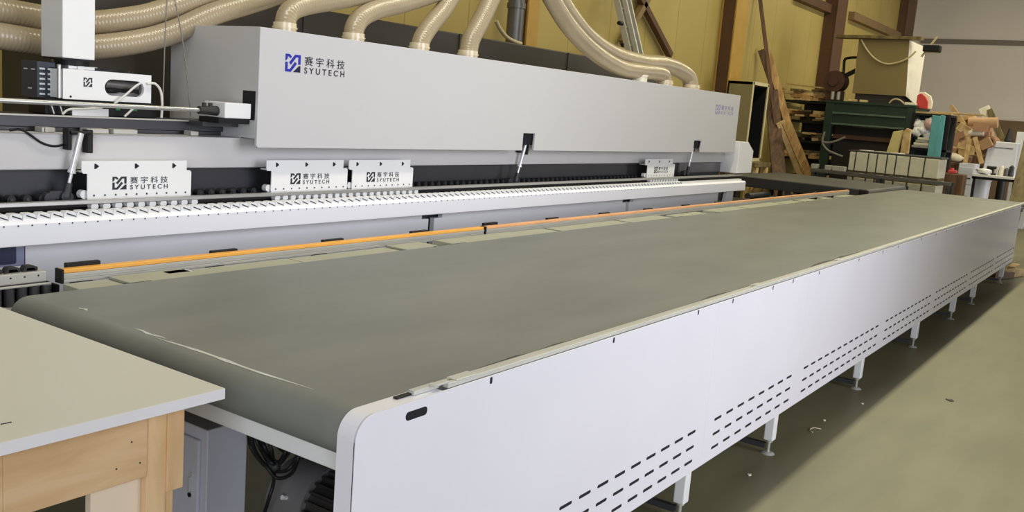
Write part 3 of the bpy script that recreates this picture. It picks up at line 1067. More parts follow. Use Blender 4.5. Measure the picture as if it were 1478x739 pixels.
# front face as ring between outer rectangle and the oval
def outer_pt(p):
    cx, cz = (ox0 + ox1) / 2, (oz0 + oz1) / 2
    d = Vector((p[0] - cx, p[1] - cz))
    t1 = ((BX1 - .0) - cx) / d.x if d.x > 1e-6 else ((BX0) - cx) / d.x if d.x < -1e-6 else 1e9
    t2 = (BZ1 - cz) / d.y if d.y > 1e-6 else (BZ0 - cz) / d.y if d.y < -1e-6 else 1e9
    t_ = min(t1, t2)
    return (cx + d.x * t_, cz + d.y * t_)
outp = [outer_pt(p) for p in oval]
vs = [(p[0], BYf, p[1]) for p in oval] + [(p[0], BYf, p[1]) for p in outp] + [(p[0], BYf + .02, p[1]) for p in oval]
fs = [(i, (i + 1) % k, k + (i + 1) % k, k + i) for i in range(k)] + [(i, 2 * k + i, 2 * k + (i + 1) % k, (i + 1) % k) for i in range(k)]
# corner fills
cidx = {}
for cxn, czn in ((BX0, BZ0), (BX1, BZ0), (BX1, BZ1), (BX0, BZ1)):
    vs.append((cxn, BYf, czn)); ci = len(vs) - 1
    for i in range(k):
        a_, b_ = outp[i], outp[(i + 1) % k]
        if abs(a_[0] - b_[0]) > 1e-5 and abs(a_[1] - b_[1]) > 1e-5:
            if min(abs(a_[0] - cxn), abs(b_[0] - cxn)) < 1e-5 and min(abs(a_[1] - czn), abs(b_[1] - czn)) < 1e-5:
                fs.append((k + i, k + (i + 1) % k, ci))
mb.add(vs, fs)
mb.box(BX0, BX0 + .004, BYf, BYb, BZ0, BZ1).box(BX1 - .004, BX1, BYf, BYb, BZ0, BZ1).box(BX0, BX1, BYf + .0005, BYb, BZ1 - .004, BZ1).box(BX0, BX1, BYf + .0005, BYb, BZ0, BZ0 + .004)
box = mb.build('motor_box', white_paint, su)
mb = MB().box(BX0 + .006, BX1 - .006, BYf + .09, BYf + .1, BZ0 + .006, BZ1 - .006)
mb.cyl((1.24, BYf + .05, 1.695), (1.43, BYf + .05, 1.69), .026, n=16, m=1)
mb.build('box_interior', [grey_paint, pipe_m], box)
mb = MB().tube(smooth_path([(1.225, BYf + .03, 1.665), (1.29, BYf + .03, 1.668), (1.34, BYf + .03, 1.66), (1.43, BYf + .03, 1.668)], 6), .006, 8)
mb.tube(smooth_path([(1.22, BYf + .035, 1.655), (1.30, BYf + .04, 1.655), (1.36, BYf + .03, 1.672), (1.43, BYf + .03, 1.655)], 6), .006, 8)
mb.cyl((1.39, BYf + .03, 1.675), (1.39, BYf + .05, 1.675), .02, n=12)
mb.build('inner_cable', black, box)
mark_on_y(1.098, 1.145, 1.674, 1.72, BYf, [logo_black], box)
MB().cyl((1.03, BYf - .001, 1.62), (1.03, BYf, 1.62), .006, n=8).build('screw', slotblack, box)
# terminal block
TX0_, TX1_, TYf = .918, 1.0, 3.09
tb = MB().box(TX0_, TX1_ + .015, TYf, TYf + .15, 1.6, 1.783).build('terminal_block', mat('terminal_blue_grey', (58, 62, 74), .5, var=.06), su, bevel=.004)
mb = MB()
for r_ in range(6):
    for c_ in range(2):
        x_ = TX0_ + .012 + c_ * .042
        z_ = 1.752 - r_ * .025
        mb.box(x_, x_ + .028, TYf - .0015, TYf - .0002, z_ - .009, z_)
for yy, zz in ((.02, 1.745), (.09, 1.745), (.05, 1.65)):
    mb.box(TX0_ - .0015, TX0_ - .0002, TYf + yy, TYf + yy + .035, zz - .006, zz)
mb.split('label_strip', label_white, tb)
MB().box(BX0 - .018, BX0 - .001, 2.985, 3.0, 1.607, 1.775).build('side_plate', alu, su, bevel=.004)
mb = MB().box(.92, 1.55, 3.02, 3.18, 1.525, 1.606)
mb.build('carriage', black, su, bevel=.005)
mb = MB()
for x_ in (.94, .985):
    mb.sphere((x_, 3.0, 1.578), .012, m=0, n=10, k=6)
    mb.cyl((x_ + .0, 3.0, 1.575), (x_ + .01, 2.99, 1.53), .004, n=8)
mb.box(1.05, 1.25, 3.0, 3.02, 1.525, 1.565)
mb.build('bare_fitting', alu, su)
MB().box(1.30, 1.325, 3.012, 3.02, 1.56, 1.575).box(1.40, 1.425, 3.012, 3.02, 1.56, 1.575).build('green_lamp', green_light, su)
# loose white cables of the unit
for i, (l, r_) in enumerate(([[(212, 121), (224, 121), (232, 132), (234, 150), (233, 170)], .007], [[(165, 150), (180, 138), (195, 125), (203, 120)], .006], [[(90, 165), (100, 158), (125, 157), (148, 155)], .006], [[(180, 168), (192, 157)], .006])):
    MB().tube(smooth_path([P(x, y, 1, 2.955 if i else 2.97) for x, y in l], 6), r_, 8).build('cable', cable_white, su)
# thin hanging wires in front of the hood side
for i, l in enumerate(([(241, -6), (238, 60), (236, 120), (234, 168)], [(251, -6), (262, 50), (270, 110), (275, 168)])):
    y_ = 3.05
    o = MB().tube(smooth_path([P(x, y, 1, y_) for x, y in l], 6), .0035, 6).build('hanging_wire', cable_grey)
    tag(o, ('thin grey wire hanging just left of the hood side', 'thin grey wire hanging across the grey hood side')[i], 'wire')

# ================================================================== DARK BACK DUCT
bd = thing('extraction_duct', (5.4, 4.1, 0), 'long dark grey sheet metal duct box behind the white hood', 'duct')
MB().box(1.45, 9.4, 3.92, 4.5, .3, 2.36).build('duct_body', duct_dark, bd, bevel=.01)
mb = MB()
for x_ in (1.8, 4.0, 6.2, 8.6):
    mb.box(x_, x_ + .08, 4.0, 4.4, 0, .3)
mb.split('duct_leg', dark_steel, bd)
mb = MB()
for x_ in (3.4, 5.3, 7.2):
    mb.box(x_, x_ + .03, 3.908, 3.92, .3, 2.36)
mb.split('duct_seam', duct_dark, bd)

# ================================================================== DUST HOSES
def hose(pts3, r, label, cuff=None, grp='dust extraction hoses'):
    pts3 = [Vector(q) for q in pts3]
    d = pts3[-1] - pts3[-2]
    top = pts3[-1] + d * ((4.6 - pts3[-1].z) / d.z)      # the hose runs on up towards the roof
    mid_ = pts3[-1].lerp(top, .5)
    mid_.y, top.y = min(mid_.y, 4.6), min(top.y, 4.9)
    k_ = min(1, 3.0 / max(.1, abs(top.x - pts3[-1].x)))
    top.x = pts3[-1].x + (top.x - pts3[-1].x) * k_
    mid_.x = pts3[-1].x + (mid_.x - pts3[-1].x) * (.5 + .5 * k_)
    p = smooth_path(pts3 + [pts3[-1] + d, mid_, top], 10)
    t = thing('dust_hose', pts3[0], label, 'hose', grp)
    MB().tube(p, r, 16, rib=.0018, pitch=.022).build('ribbed_tube', hose_m, t)
    if cuff:
        a, b = cuff
        mb = MB().cyl(a, b, r + .006, n=20)
        mb.cyl(Vector(a).lerp(Vector(b), .45), Vector(a).lerp(Vector(b), .6), r + .012, n=20)
        mb.build('cuff', hose_clamp, t)
    return t
def px_path(l, y):
    return [P(a, b, 1, (y if not isinstance(y, (list, tuple)) else y[i])) for i, (a, b) in enumerate(l)]
hose(px_path([(-420, -10), (-60, 44), (0, 52), (57, 61), (100, 67), (137, 68), (200, 60), (250, 46), (306, 21), (355, 6), (405, -10), (470, -34)], 3.35), .068,
     'lower of two long beige ribbed hoses sagging behind the white post')
hose(px_path([(-420, -50), (-60, 4), (0, 15), (57, 25), (100, 31), (137, 33), (200, 25), (237, 15), (306, -9), (370, -34)], 3.45), .068,
     'upper of two long beige ribbed hoses sagging behind the white post')
def outlet_hose(l, y, r, label, dy=0):
    pts = px_path(l, [y + dy * i for i in range(len(l))])
    b = pts[0].copy()
    base = Vector((b.x, y, HZ1 - .0))
    pts = [Vector((b.x, y, HZ1 + .02))] + [p for p in pts[1:]]
    return hose(pts, r, label, (base, base + Vector((0, 0, .06))))
outlet_hose([(411, 42), (414, 24), (424, 13), (446, 6), (490, -1), (540, -12), (600, -30)], 2.92, .064, 'beige dust hose rising from the hood top just above the blue logo mark', .02)
outlet_hose([(510, 58), (512, 40), (523, 24), (546, 13), (580, 5), (622, -8), (680, -30)], 2.92, .066, 'beige dust hose rising from the hood, second outlet from the left end', .02)
outlet_hose([(605, 71), (610, 54), (624, 33), (640, 14), (653, -6), (668, -28)], 2.92, .066, 'beige dust hose rising steeply from the hood, third outlet from the left end', .02)
outlet_hose([(675, 81), (680, 57), (694, 30), (706, 5), (714, -12), (722, -30)], 2.92, .072, 'beige dust hose rising steeply from the hood, left of the dark wall pipe', .02)
outlet_hose([(998, 126), (994, 112), (980, 101), (958, 93), (925, 90), (882, 77), (842, 47), (808, 0), (796, -24)], 2.95, .088, 'outer upper hose of the beige pair sweeping down to the hood right end', .035)
outlet_hose([(960, 120), (957, 109), (945, 105), (925, 103), (893, 97), (855, 73), (822, 39), (797, 0), (786, -24)], 2.88, .078, 'inner lower hose of the beige pair sweeping down beside the short pipe stub', .015)
# white thin hose behind
o = MB().tube(smooth_path(px_path([(716, 30), (722, 42), (732, 54), (745, 61), (752, 63)], 4.6), 6), .022, 10).build('thin_hose', cable_tan)
tag(o, 'thin pale hose dropping behind the dark duct beside the wall pipe', 'hose')

# ================================================================== TURN CONVEYOR
tc_ = thing('cross_conveyor', (14.4, 3.6, 0), 'dark belt conveyor crossing at the far end of the white machine', 'conveyor')
TZ = .9
prof2 = []
for i in range(9):
    t_ = math.radians(0 - 180 * i / 8 - 90 + 180)
for yy0, yy1 in ((2.08, 4.4),):
    pr = [(yy0 + .05 + .05 * math.cos(math.radians(a)), TZ - .05 + .05 * math.sin(math.radians(a))) for a in range(90, 271, 18)] + \
         [(yy1 - .05 + .05 * math.cos(math.radians(a)), TZ - .05 + .05 * math.sin(math.radians(a))) for a in range(270, 451, 18)]
    MB().prism(pr, 0, 13.18, 15.70).build('belt', mat('cross_belt', (92, 93, 92), .45, var=.06, scale=3), tc_)
MB().box(13.10, 13.17, 2.2, 4.4, .74, .895).box(15.71, 15.78, 2.2, 4.4, .74, .895).split('side_frame', charcoal, tc_, bevel=.006)
MB().box(13.10, 13.16, 2.06, 2.2, .78, .90).box(15.72, 15.78, 2.06, 2.2, .80, .90).split('end_bearing', black, tc_, bevel=.02)
for x_ in (13.14, 15.74):
    for y_ in (2.3, 3.3, 4.3):
        MB().box(x_ - .035, x_ + .035, y_ - .04, y_ + .04, 0, .74).build('leg', charcoal, tc_, bevel=.004)
MB().box(13.12, 13.2, 2.3, 4.3, .3, .36).build('stretcher', charcoal, tc_)
mb = MB().cyl((12.2, 3.6, .66), (13.1, 3.6, .66), .05, n=14).box(11.4, 12.2, 3.2, 4.2, 0, .62)
mb.build('drive_housing', charcoal, tc_, bevel=.01)

exec_bg = True
# ================================================================== BACKGROUND
GT = 'leaning boards by the left wall'
def board(p0, p1, w, t_, m, label, name='timber_board', up=(0, -1, 0), cat='board', group=None):
    p0, p1 = Vector(p0), Vector(p1)
    o = MB().obox(p0, p1, w, t_, up=up).build(name, m, bevel=.004)
    return tag(o, label, cat, group)
def lean(top, bot, w, m, label, yt=5.45, yb=4.75, t_=.035, ext=True):
    a = P(*top, 1, yt); b = P(*bot, 1, yb)
    d = (a - b)
    k = (b.z - FZ) / d.z
    f = b - d * k * .985
    return board((f.x, f.y, FZ + .03), a, w, t_, m, label, group=GT, up=(-.85, -.5, 0))
lean((1096, -10), (1128, 250), .07, lumber_dark, 'thin dark stick, tallest of the boards leaning on the left wall', 5.5, 4.6, .05)
lean((1098, 72), (1158, 250), .12, lumber_dark, 'long dark brown board leaning beside the open cabinet', 5.5, 4.5, .05)
lean((1107, 72), (1157, 250), .14, lumber, 'long tan board leaning in front of the dark brown one', 5.4, 4.42, .05)
lean((1113, 130), (1124, 250), .26, lumber_dark, 'wide dark board leaning low beside the open cabinet', 5.1, 4.55, .05)
lean((1126, 176), (1156, 252), .17, lumber_pale, 'short pale board leaning, left of two behind the dark crossing conveyor', 4.75, 4.42, .05)
lean((1135, 177), (1166, 252), .17, lumber, 'short honey coloured board leaning, right of two behind the dark crossing conveyor', 4.5, 4.2, .05)

# open cabinet at the wall: closed grey-olive side, dark open front
a = P(1087, 118, 1, 4.75); b = P(1110, 118, 1, 4.75); zc = a.z
oc = thing('open_cabinet', ((a.x + b.x) / 2, 5.1, 0), 'tall olive grey cabinet with an open, darkly shaded interior by the left wall', 'cabinet')
zbot = P(1104, 232, 1, 4.75).z
mb = MB().box(a.x, a.x + .05, 4.75, 5.22, zbot, zc).box(b.x - .05, b.x, 4.75, 5.22, zbot, zc).box(a.x, b.x, 4.75, 5.22, zc - .05, zc).box(a.x, b.x, 4.75, 5.22, zbot, zbot + .05).box(a.x, b.x, 5.19, 5.22, zbot, zc)
mb.box(a.x + .051, a.x + .054, 4.76, 5.18, zbot + .06, zc - .06, 1).box(b.x - .054, b.x - .051, 4.76, 5.18, zbot + .06, zc - .06, 1).box(a.x + .06, b.x - .06, 4.76, 5.18, zbot + .051, zbot + .054, 1)
mb.build('carcass', [mat('olive_grey_sheet', (142, 132, 96), .55, var=.06), black], oc, bevel=.004)
mb = MB()
for q in ((a.x - .01, a.x + .05, zbot, zc), (b.x - .05, b.x + .01, zbot, zc), (a.x, b.x, zc - .05, zc + .01), (a.x, b.x, zbot - .01, zbot + .05)):
    mb.box(q[0], q[1], 4.735, 4.7495, q[2], q[3])
mb.split('front_frame', mat('cream_edge', (206, 194, 152), .5), oc)
MB().box(a.x + .06, b.x - .06, 5.0, 5.18, zbot + .06, zc - .06).build('interior_shade', black, oc)  # black block and linings paint in the shade deep inside the cabinet
mb = MB()
for x_ in (a.x + .04, b.x - .04):
    for y_ in (4.8, 5.15):
        mb.box(x_ - .03, x_ + .03, y_ - .03, y_ + .03, 0, zbot)
mb.build('leg', dark_steel, oc)
# olive stand with pale posts beside the end block
q0, q1 = P(1090, 240, 1, 4.5), P(1112, 240, 1, 4.5)
st = thing('wooden_stand', ((q0.x + q1.x) / 2, 4.6, 0), 'low olive wooden stand behind the white end block', 'stand')
MB().box(q0.x, q1.x, 4.5, 4.72, q0.z - .02, q0.z + .06).build('top', olive_board, st, bevel=.004)
for x_ in (q0.x + .1, q1.x - .2):
    MB().box(x_, x_ + .12, 4.51, 4.57, 0, q0.z - .02).build('leg', lumber_pale, st)
    MB().box(x_, x_ + .12, 4.65, 4.71, 0, q0.z - .02).build('leg', lumber_pale, st)

# lumber rack with offcuts
rx0, rx1, ry_0, ry_1 = 18.7, 20.3, 4.42, 5.5
rk = thing('lumber_rack', ((rx0 + rx1) / 2, 5.0, 0), 'dark steel rack holding layers of timber offcuts along the left wall', 'rack')
for x_ in (rx0, rx1):
    for y_ in (ry_0, ry_1):
        MB().box(x_ - .03, x_ + .03, y_ - .03, y_ + .03, 0, 2.4).build('upright', black, rk)
shelf_z = (.62, 1.12, 1.5, 1.92, 2.34)
for z_ in shelf_z:
    MB().box(rx0 - .02, rx1 + .02, ry_0, ry_1, z_ - .05, z_).build('shelf', black, rk)
MB().box(rx1 - .02, rx1, ry_0, ry_1, 0, 2.4).build('back_sheet', motor_d, rk)
random.seed(17)
adj = ['pale', 'honey', 'tan', 'weathered']
mats_l = [lumber_pale, lumber, lumber_pale, olive_board]
shelf_name = ['bottom', 'second', 'third', 'fourth', 'top']
order = ['lowest', 'second', 'third', 'fourth', 'fifth']
for si, z_ in enumerate(shelf_z):
    for side, yb_ in (('left', 5.22), ('right', 4.72)):
        zz = z_
        nb = (2, 3, 3, 4, 4)[si]
        for i in range(nb):
            L = random.uniform(.6, 1.3); w = random.uniform(.14, .34); th = random.uniform(.035, .075)
            mi = (i + si) % 4
            yc = yb_ + random.uniform(-.08, .08)
            ang = random.uniform(-.32, .32) if i else random.uniform(-.2, .2)
            d = Vector((-math.cos(ang), math.sin(ang), 0)) * L / 2
            c_ = Vector((rx0 + .1 + L * .33, yc, zz + th / 2 + .002))
            board(c_ - d, c_ + d, w, th, mats_l[mi], '%s timber offcut, %s of the %s heap on the %s shelf of the lumber rack' % (adj[mi], order[i], side, shelf_name[si]), 'timber_offcut', up=(0, 0, 1), cat='offcut', group='offcuts in the lumber rack')
            zz += th + .002
board((18.75, 4.3, 2.60), (18.9, 5.5, 2.68), .14, .03, lumber_pale, 'thin pale stick poking out of the top of the lumber rack', 'timber_offcut', up=(0, 0, 1), cat='offcut')

# aluminium ladder leaning on the wall
la, lb = P(888, -10, 1, 5.35), P(908, 78, 1, 5.0)
ld = thing('ladder', (lb.x, lb.y, 0), 'aluminium extension ladder leaning on the left wall above the hoses', 'ladder')
d = la - lb
f = lb - d * ((lb.z - FZ) / d.z)
top = la + d * .25
for k_, off in enumerate((-.0, .14)):
    o_ = Vector((off, 0, 0))
    MB().obox(f + o_, top + o_, .03, .09, up=(0, -1, 0)).build('stile', alu_dull, ld, bevel=.003)
    o2 = Vector((off + .05, -.1, 0))
    MB().obox(f + o2 + d * .3, top + o2, .03, .07, up=(0, -1, 0)).build('stile', alu_dull, ld, bevel=.003)
L = (top - f).length
dn = (top - f).normalized()
k_ = 0
s_ = .3
while s_ < L - .1:
    p_ = f + dn * s_
    MB().cyl(p_ + Vector((0, 0, 0)), p_ + Vector((.14, 0, 0)), .017, n=10).build('rung', alu_dull, ld)
    s_ += .28
mb = MB()
for px, py in ((893, 33), (898, 65)):
    p_ = P(px, py, 1, 5.12)
    mb.cyl(p_, p_ + Vector((.1, 0, 0)), .03, n=8)
mb.split('stile_plug', black, ld)
MB().obox(la + Vector((.0, -.16, .1)), la + Vector((.22, -.16, -.02)), .08, .05).build('lock_hook', black, ld)
# brace beams on the wall
for i, (a_, b_, m_) in enumerate((((922, -6), (967, 80), col_brown), ((936, -6), (898, 62), girt_m))):
    p_, q_ = P(*a_, 1, 5.5), P(*b_, 1, 5.5)
    o = MB().obox(p_, q_, .1, .1, up=(0, 1, 0)).build('brace_beam', m_, bevel=.006)
    tag(o, ('dark brown diagonal brace on the left wall right of the ladder', 'light brown diagonal brace crossing behind the ladder')[i], 'brace')

# ---- press with hopper
PX = 18.0
def Y(px, py=190, x=PX): return P(px, py, 0, x).y
def Z(px, py, x=PX): return P(px, py, 0, x).z
yl, yr = Y(1187), Y(1317)
zt = Z(1250, 150)
pr = thing('baling_press', (18.6, (yl + yr) / 2, 0), 'dark green steel baling press under the big sheet hopper', 'press')
pw = .16
for y_ in (yr, yl - pw):
    for x_ in (PX, PX + 1.1):
        MB().box(x_, x_ + .16, y_, y_ + pw, 0, zt - .02).build('post', press_green, pr, bevel=.006)
MB().box(PX - .01, PX + 1.27, yr - .01, yl + .01, zt - .02, zt + .03).build('top_plate', press_green, pr, bevel=.006)
MB().box(PX + .02, PX + .12, yr + pw, yl - pw, Z(1250, 184), zt - .02).build('front_plate', press_green, pr)
mb = MB()
for py in (166, 182):
    z_ = Z(1255, py)
    mb.box(PX - .03, PX + .02, yr + pw, yl - pw, z_ - .02, z_ + .015)
mb.split('front_rib', press_edge, pr, bevel=.004)
MB().box(PX + .3, PX + .34, yr + pw, yl - pw, .1, Z(1250, 184)).build('ram_plate', mat('press_inner', (34, 30, 26), .6), pr)
MB().box(PX + .2, PX + .3, yr + pw, yl - pw, Z(1250, 203), Z(1250, 197)).build('cross_bar', col_brown, pr)
MB().box(PX + .02, PX + 1.2, yr + .01, yr + .03, .1, zt - .02).build('side_plate', press_green, pr)
MB().box(PX, PX + .3, yr, yl, 0, .12).build('base_sill', press_green, pr)
# hopper
hx = 18.15
hA, hB, hC, hD = P(1240, 56, 0, hx), P(1312, 58, 0, hx), P(1230, 135, 0, hx), P(1307, 138, 0, hx)
hp = thing('hopper', (18.7, (hA.y + hB.y) / 2, zt), 'large dull beige sheet metal hopper standing on the green press', 'hopper')
z1 = (hA.z + hB.z) / 2; z0 = (hC.z + hD.z) / 2
yl1, yr1, yl0, yr0 = hA.y, hB.y, hC.y, hD.y
dpt1, dpt0 = 1.5, 1.1
mb = MB().add([(hx, yl1, z1), (hx, yr1, z1), (hx, yr0, z0), (hx, yl0, z0), (hx + dpt1, yl1, z1), (hx + dpt1, yr1, z1), (hx + dpt0, yr0, z0), (hx + dpt0, yl0, z0)],
              [(0, 1, 2, 3), (4, 7, 6, 5), (0, 4, 5, 1), (3, 2, 6, 7), (0, 3, 7, 4)], 0).build('body', hopper_m, hp)
MB().add([(hx - .001, yr1 - .01, z1), (hx + dpt1, yr1 - .01, z1), (hx + dpt0, yr0 - .01, z0 - .14), (hx - .001, yr0 - .01, z0)],
         [(0, 1, 2, 3)]).add([(hx, yr1, z1), (hx + dpt1, yr1, z1), (hx + dpt0, yr0, z0 - .14), (hx, yr0, z0)], [(0, 3, 2, 1)]).build('lit_side_sheet', cream_sheet, hp)  # daylight on this side of the hopper painted in with the cream colour
MB().box(hx + .05, hx + 1.05, yr0 + .1, yl0 - .05, zt + .03, z0).build('throat', motor_d, hp)
pk0, pk1 = P(1205, 53, 0, hx - .1), P(1330, 57, 0, hx - .1)
board((hx + .02, pk0.y, z1 + .035), (hx + .02, pk1.y, z1 + .035), .25, .06, olive_board, 'long olive plank lying across the top of the hopper', 'timber_board', up=(0, 0, 1))
o = MB().tube(smooth_path([P(x, y, 0, hx - .04) for x, y in ((1243, 57), (1250, 70), (1262, 84), (1278, 92), (1296, 90), (1312, 83), (1322, 74))], 6), .018, 8).build('hanging_cable', cable_tan)
tag(o, 'pale cable drooping in a curve across the hopper front', 'cable')
# flood lamp
f0 = P(1345, 70, 0, 18.3)
fl = thing('flood_lamp', f0, 'small black flood lamp on a pale stick at the hopper right edge', 'lamp')
MB().box(18.2, 18.42, f0.y - .16, f0.y + .15, f0.z - .07, f0.z + .06).build('lamp_housing', black, fl, bevel=.02)
MB().box(18.22, 18.40, f0.y - .13, f0.y + .12, f0.z - .078, f0.z - .0705).build('lamp_glass', hopper_m, fl)
MB().obox(P(1330, 82, 0, 18.3), P(1353, 53, 0, 18.3), .035, .035, up=(1, 0, 0)).build('pole', cable_tan, fl)
# blower
b0 = P(1206, 120, 0, 18.4)
bl = thing('blower', (b0.x, b0.y, 0), 'dark brown round blower with a bent black pipe, left of the hopper', 'blower')
mb = MB().cyl((18.25, b0.y, b0.z + .03), (18.6, b0.y, b0.z + .03), .22, n=24).cyl((18.2, b0.y, b0.z + .03), (18.25, b0.y, b0.z + .03), .1, n=16)
mb.build('fan_housing', blower_m, bl, bevel=.02)
MB().box(18.3, 18.6, b0.y - .16, b0.y + .16, zt + .031, b0.z - .15).build('blower_foot', blower_m, bl, bevel=.02)
mb = MB()
for dy in (-.02, -.14):
    mb.cyl((18.24, b0.y + dy, b0.z - .34), (18.24, b0.y + dy, b0.z - .18), .035, n=10)
mb.split('fitting', alu_dull, bl)
MB().tube(smooth_path([P(x, y, 0, 18.4) for x, y in ((1217, 112), (1218, 98), (1219, 87), (1223, 84), (1232, 83), (1240, 83))], 6), .028, 10).build('bent_pipe', black, bl)
MB().obox(P(1219, 110, 0, 18.4), P(1237, 101, 0, 18.4), .08, .08).build('outlet_arm', black, bl)
# loops of grey cable beside press
for i, l in enumerate(([(1190, 190), (1187, 205), (1194, 216), (1206, 222), (1216, 226)], [(1188, 205), (1196, 206), (1208, 203), (1220, 198)])):
    o = MB().tube(smooth_path([P(x, y, 0, 17.75) for x, y in l], 6), .022, 8).build('cable', cable_grey)
    tag(o, ('grey cable hanging in a long loop down the left post of the green press', 'grey cable crossing sideways in front of the green press')[i], 'cable')
# offcuts lying on the press top
for i, (px, w, m_, lb_) in enumerate(((1222, .2, lumber_pale, 'crumpled pale offcut lying on the press top left end'), (1238, .16, foam_y, 'yellowish offcut lying on the press top next to the pale one'), (1306, .25, cream_sheet, 'white offcut lying on the press top at its right end'))):
    y_ = Y(px)
    o = MB().prism([(PX + .05, y_ - w / 2), (PX + .3, y_ - w * .4), (PX + .28, y_ + w / 2), (PX + .03, y_ + w * .35)], 2, zt + .031, zt + .08).build('offcut', m_, bevel=.01)
    tag(o, lb_, 'offcut')
pc = [P(x, y, 0, 18.05) for x, y in ((1283, 152), (1289, 147), (1298, 145), (1306, 148))]
pc[0].z = pc[-1].z = zt + .046
pc[1].z = pc[2].z = zt + .12
o = MB().tube(smooth_path(pc, 6), .015, 8).build('cable', cable_tan)
tag(o, 'short pale cable arching over the press top under the hopper', 'cable')

# white-panelled crate in front of the press
KX = 16.7
ky0, ky1 = P(1357, 232, 0, KX).y, P(1226, 222, 0, KX).y
kz1 = P(1290, 224, 0, KX).z
kz0 = P(1290, 252, 0, KX).z
kz2 = P(1290, 262, 0, KX).z
ct = thing('slatted_crate', (KX + .4, (ky0 + ky1) / 2, 0), 'wide crate of white panels in a dark frame before the green press', 'crate')
cols = 8
xs = [0, .075, .22, .32, .43, .53, .68, .84, 1.0]
for z_a, z_b in ((kz0, kz1 - .006), (.12, kz2)):
    for i in range(cols):
        a_ = ky1 + (ky0 - ky1) * xs[i]; b_ = ky1 + (ky0 - ky1) * xs[i + 1]
        MB().box(KX, KX + .7, min(a_, b_) + .009, max(a_, b_) - .009, z_a, z_b).build('white_panel', crate_m, ct, bevel=.01)
MB().box(KX + .03, KX + .67, ky0, ky1, kz2, kz0).build('green_band', olive_board, ct)
MB().box(KX + .02, KX + .68, ky0 - .02, ky1 + .02, kz1 - .005, kz1 + .03).build('dark_lid', dark_steel, ct, bevel=.01)
MB().box(KX + .01, KX + .69, ky0, ky1, 0, .12).build('base', dark_steel, ct)
mb = MB()
for i in range(1, cols):
    a_ = ky1 + (ky0 - ky1) * xs[i]
    mb.box(KX - .004, KX + .01, a_ - .005, a_ + .005, .1, kz1 - .01)
mb.split('divider', charcoal, ct)
random.seed(4)
for i in range(3):
    y_ = ky1 - .15 - i * .28
    o = MB().prism([(KX + .1, y_), (KX + .35, y_ - .05), (KX + .3, y_ - .22), (KX + .08, y_ - .16)], 2, kz1 + .031, kz1 + .045).build('scrap', cream_sheet if i != 1 else crate_m)
    tag(o, ('white paper scrap on the crate lid, leftmost of three', 'grey paper scrap on the crate lid, between two white ones', 'white paper scrap on the crate lid, rightmost of three')[i], 'scrap')
# yellow foam slabs on the crate
for i, (l, lb_) in enumerate(((((1290, 190), (1304, 188), (1296, 221), (1280, 220)), 'yellow foam slab leaning on the press above the crate, left one'), (((1305, 190), (1310, 185), (1316, 187), (1312, 222), (1300, 222)), 'yellow foam slab leaning on the press above the crate, right one'))):
    ps = [P(x, y, 0, 17.5) for x, y in l]
    o = MB().prism([(p.y, p.z) for p in ps], 0, 17.45 - i * .02, 17.53 - i * .02).build('foam_slab', foam_y if not i else lumber_pale, bevel=.01)
    tag(o, lb_, 'foam')
# rail frame in front of the crate
FX = 16.25
ry0, ry1 = P(1372, 268, 0, FX).y, P(1170, 243, 0, FX).y
rz = P(1270, 255, 0, FX).z
rf = thing('roller_stand', (FX, (ry0 + ry1) / 2, 0), 'low grey steel roller stand standing before the white panelled crate', 'roller stand')
MB().box(FX, FX + .05, ry0, ry1, rz - .04, rz + .02).build('front_rail', pipe_m, rf, bevel=.004)
MB().box(FX + .3, FX + .35, ry0, ry1, rz - .04, rz + .02).split('rear_rail', dark_steel, rf, bevel=.004)
for i in range(7):
    y_ = ry0 + (ry1 - ry0) * (i + .5) / 7
    MB().cyl((FX + .05, y_, rz - .01), (FX + .3, y_, rz - .01), .03, n=12).build('roller', pipe_m, rf)
for y_ in (ry0 + .05, (ry0 + ry1) / 2, ry1 - .05):
    MB().box(FX, FX + .05, y_ - .03, y_ + .03, 0, rz - .04).box(FX + .3, FX + .35, y_ - .03, y_ + .03, 0, rz - .04).build('leg', dark_steel, rf)
mb = MB()
for py, px in ((250, 1172), (251, 1192), (251, 1203), (252, 1212)):
    p_ = P(px, py, 0, FX)
    mb.box(FX + .06, FX + .2, p_.y - .06, p_.y + .06, rz + .02, rz + .11)
mb.split('spacer_block', alu_dull, rf, bevel=.01)

# ---- things to the right of the press
BX = 17.95
def bpt(px, py, x=BX): return P(px, py, 0, x)
# plank shelf with pale boards on top
sh = thing('rough_shelf', (BX + .3, bpt(1365, 160).y, 0), 'rough dark shelf frame right of the press carrying pale boards', 'shelf')
s0, s1 = bpt(1318, 158), bpt(1372, 168)
MB().box(BX, BX + .7, s1.y, s0.y, s0.z - .1, s0.z - .06).build('shelf_board', black, sh)
for y_ in (s1.y, s0.y - .06):
    MB().box(BX, BX + .06, y_, y_ + .06, 0, s0.z - .1).box(BX + .64, BX + .7, y_, y_ + .06, 0, s0.z - .1).build('leg', black, sh)
MB().box(BX + .6, BX + .66, s1.y, s0.y, .3, s0.z - .1).build('back_sheet', motor_d, sh)
mz0 = bpt(1330, 214).z
MB().box(BX, BX + .6, s1.y, s0.y, mz0 - .04, mz0).build('shelf_board', black, sh)
for i, (pa, pb, lb_) in enumerate((((1312, 153), (1372, 161), 'pale long board lying on the rough shelf right of the press'), ((1340, 155), (1415, 168), 'pale long board sticking out right from the rough shelf'))):
    a_, b_ = bpt(*pa), bpt(*pb)
    board((BX + .2 + i * .25, a_.y, s0.z - .0445 + i * .0305), (BX + .2 + i * .25, b_.y, s0.z - .0445 + i * .0305), .2, .03, lumber_pale, lb_, up=(0, 0, 1))
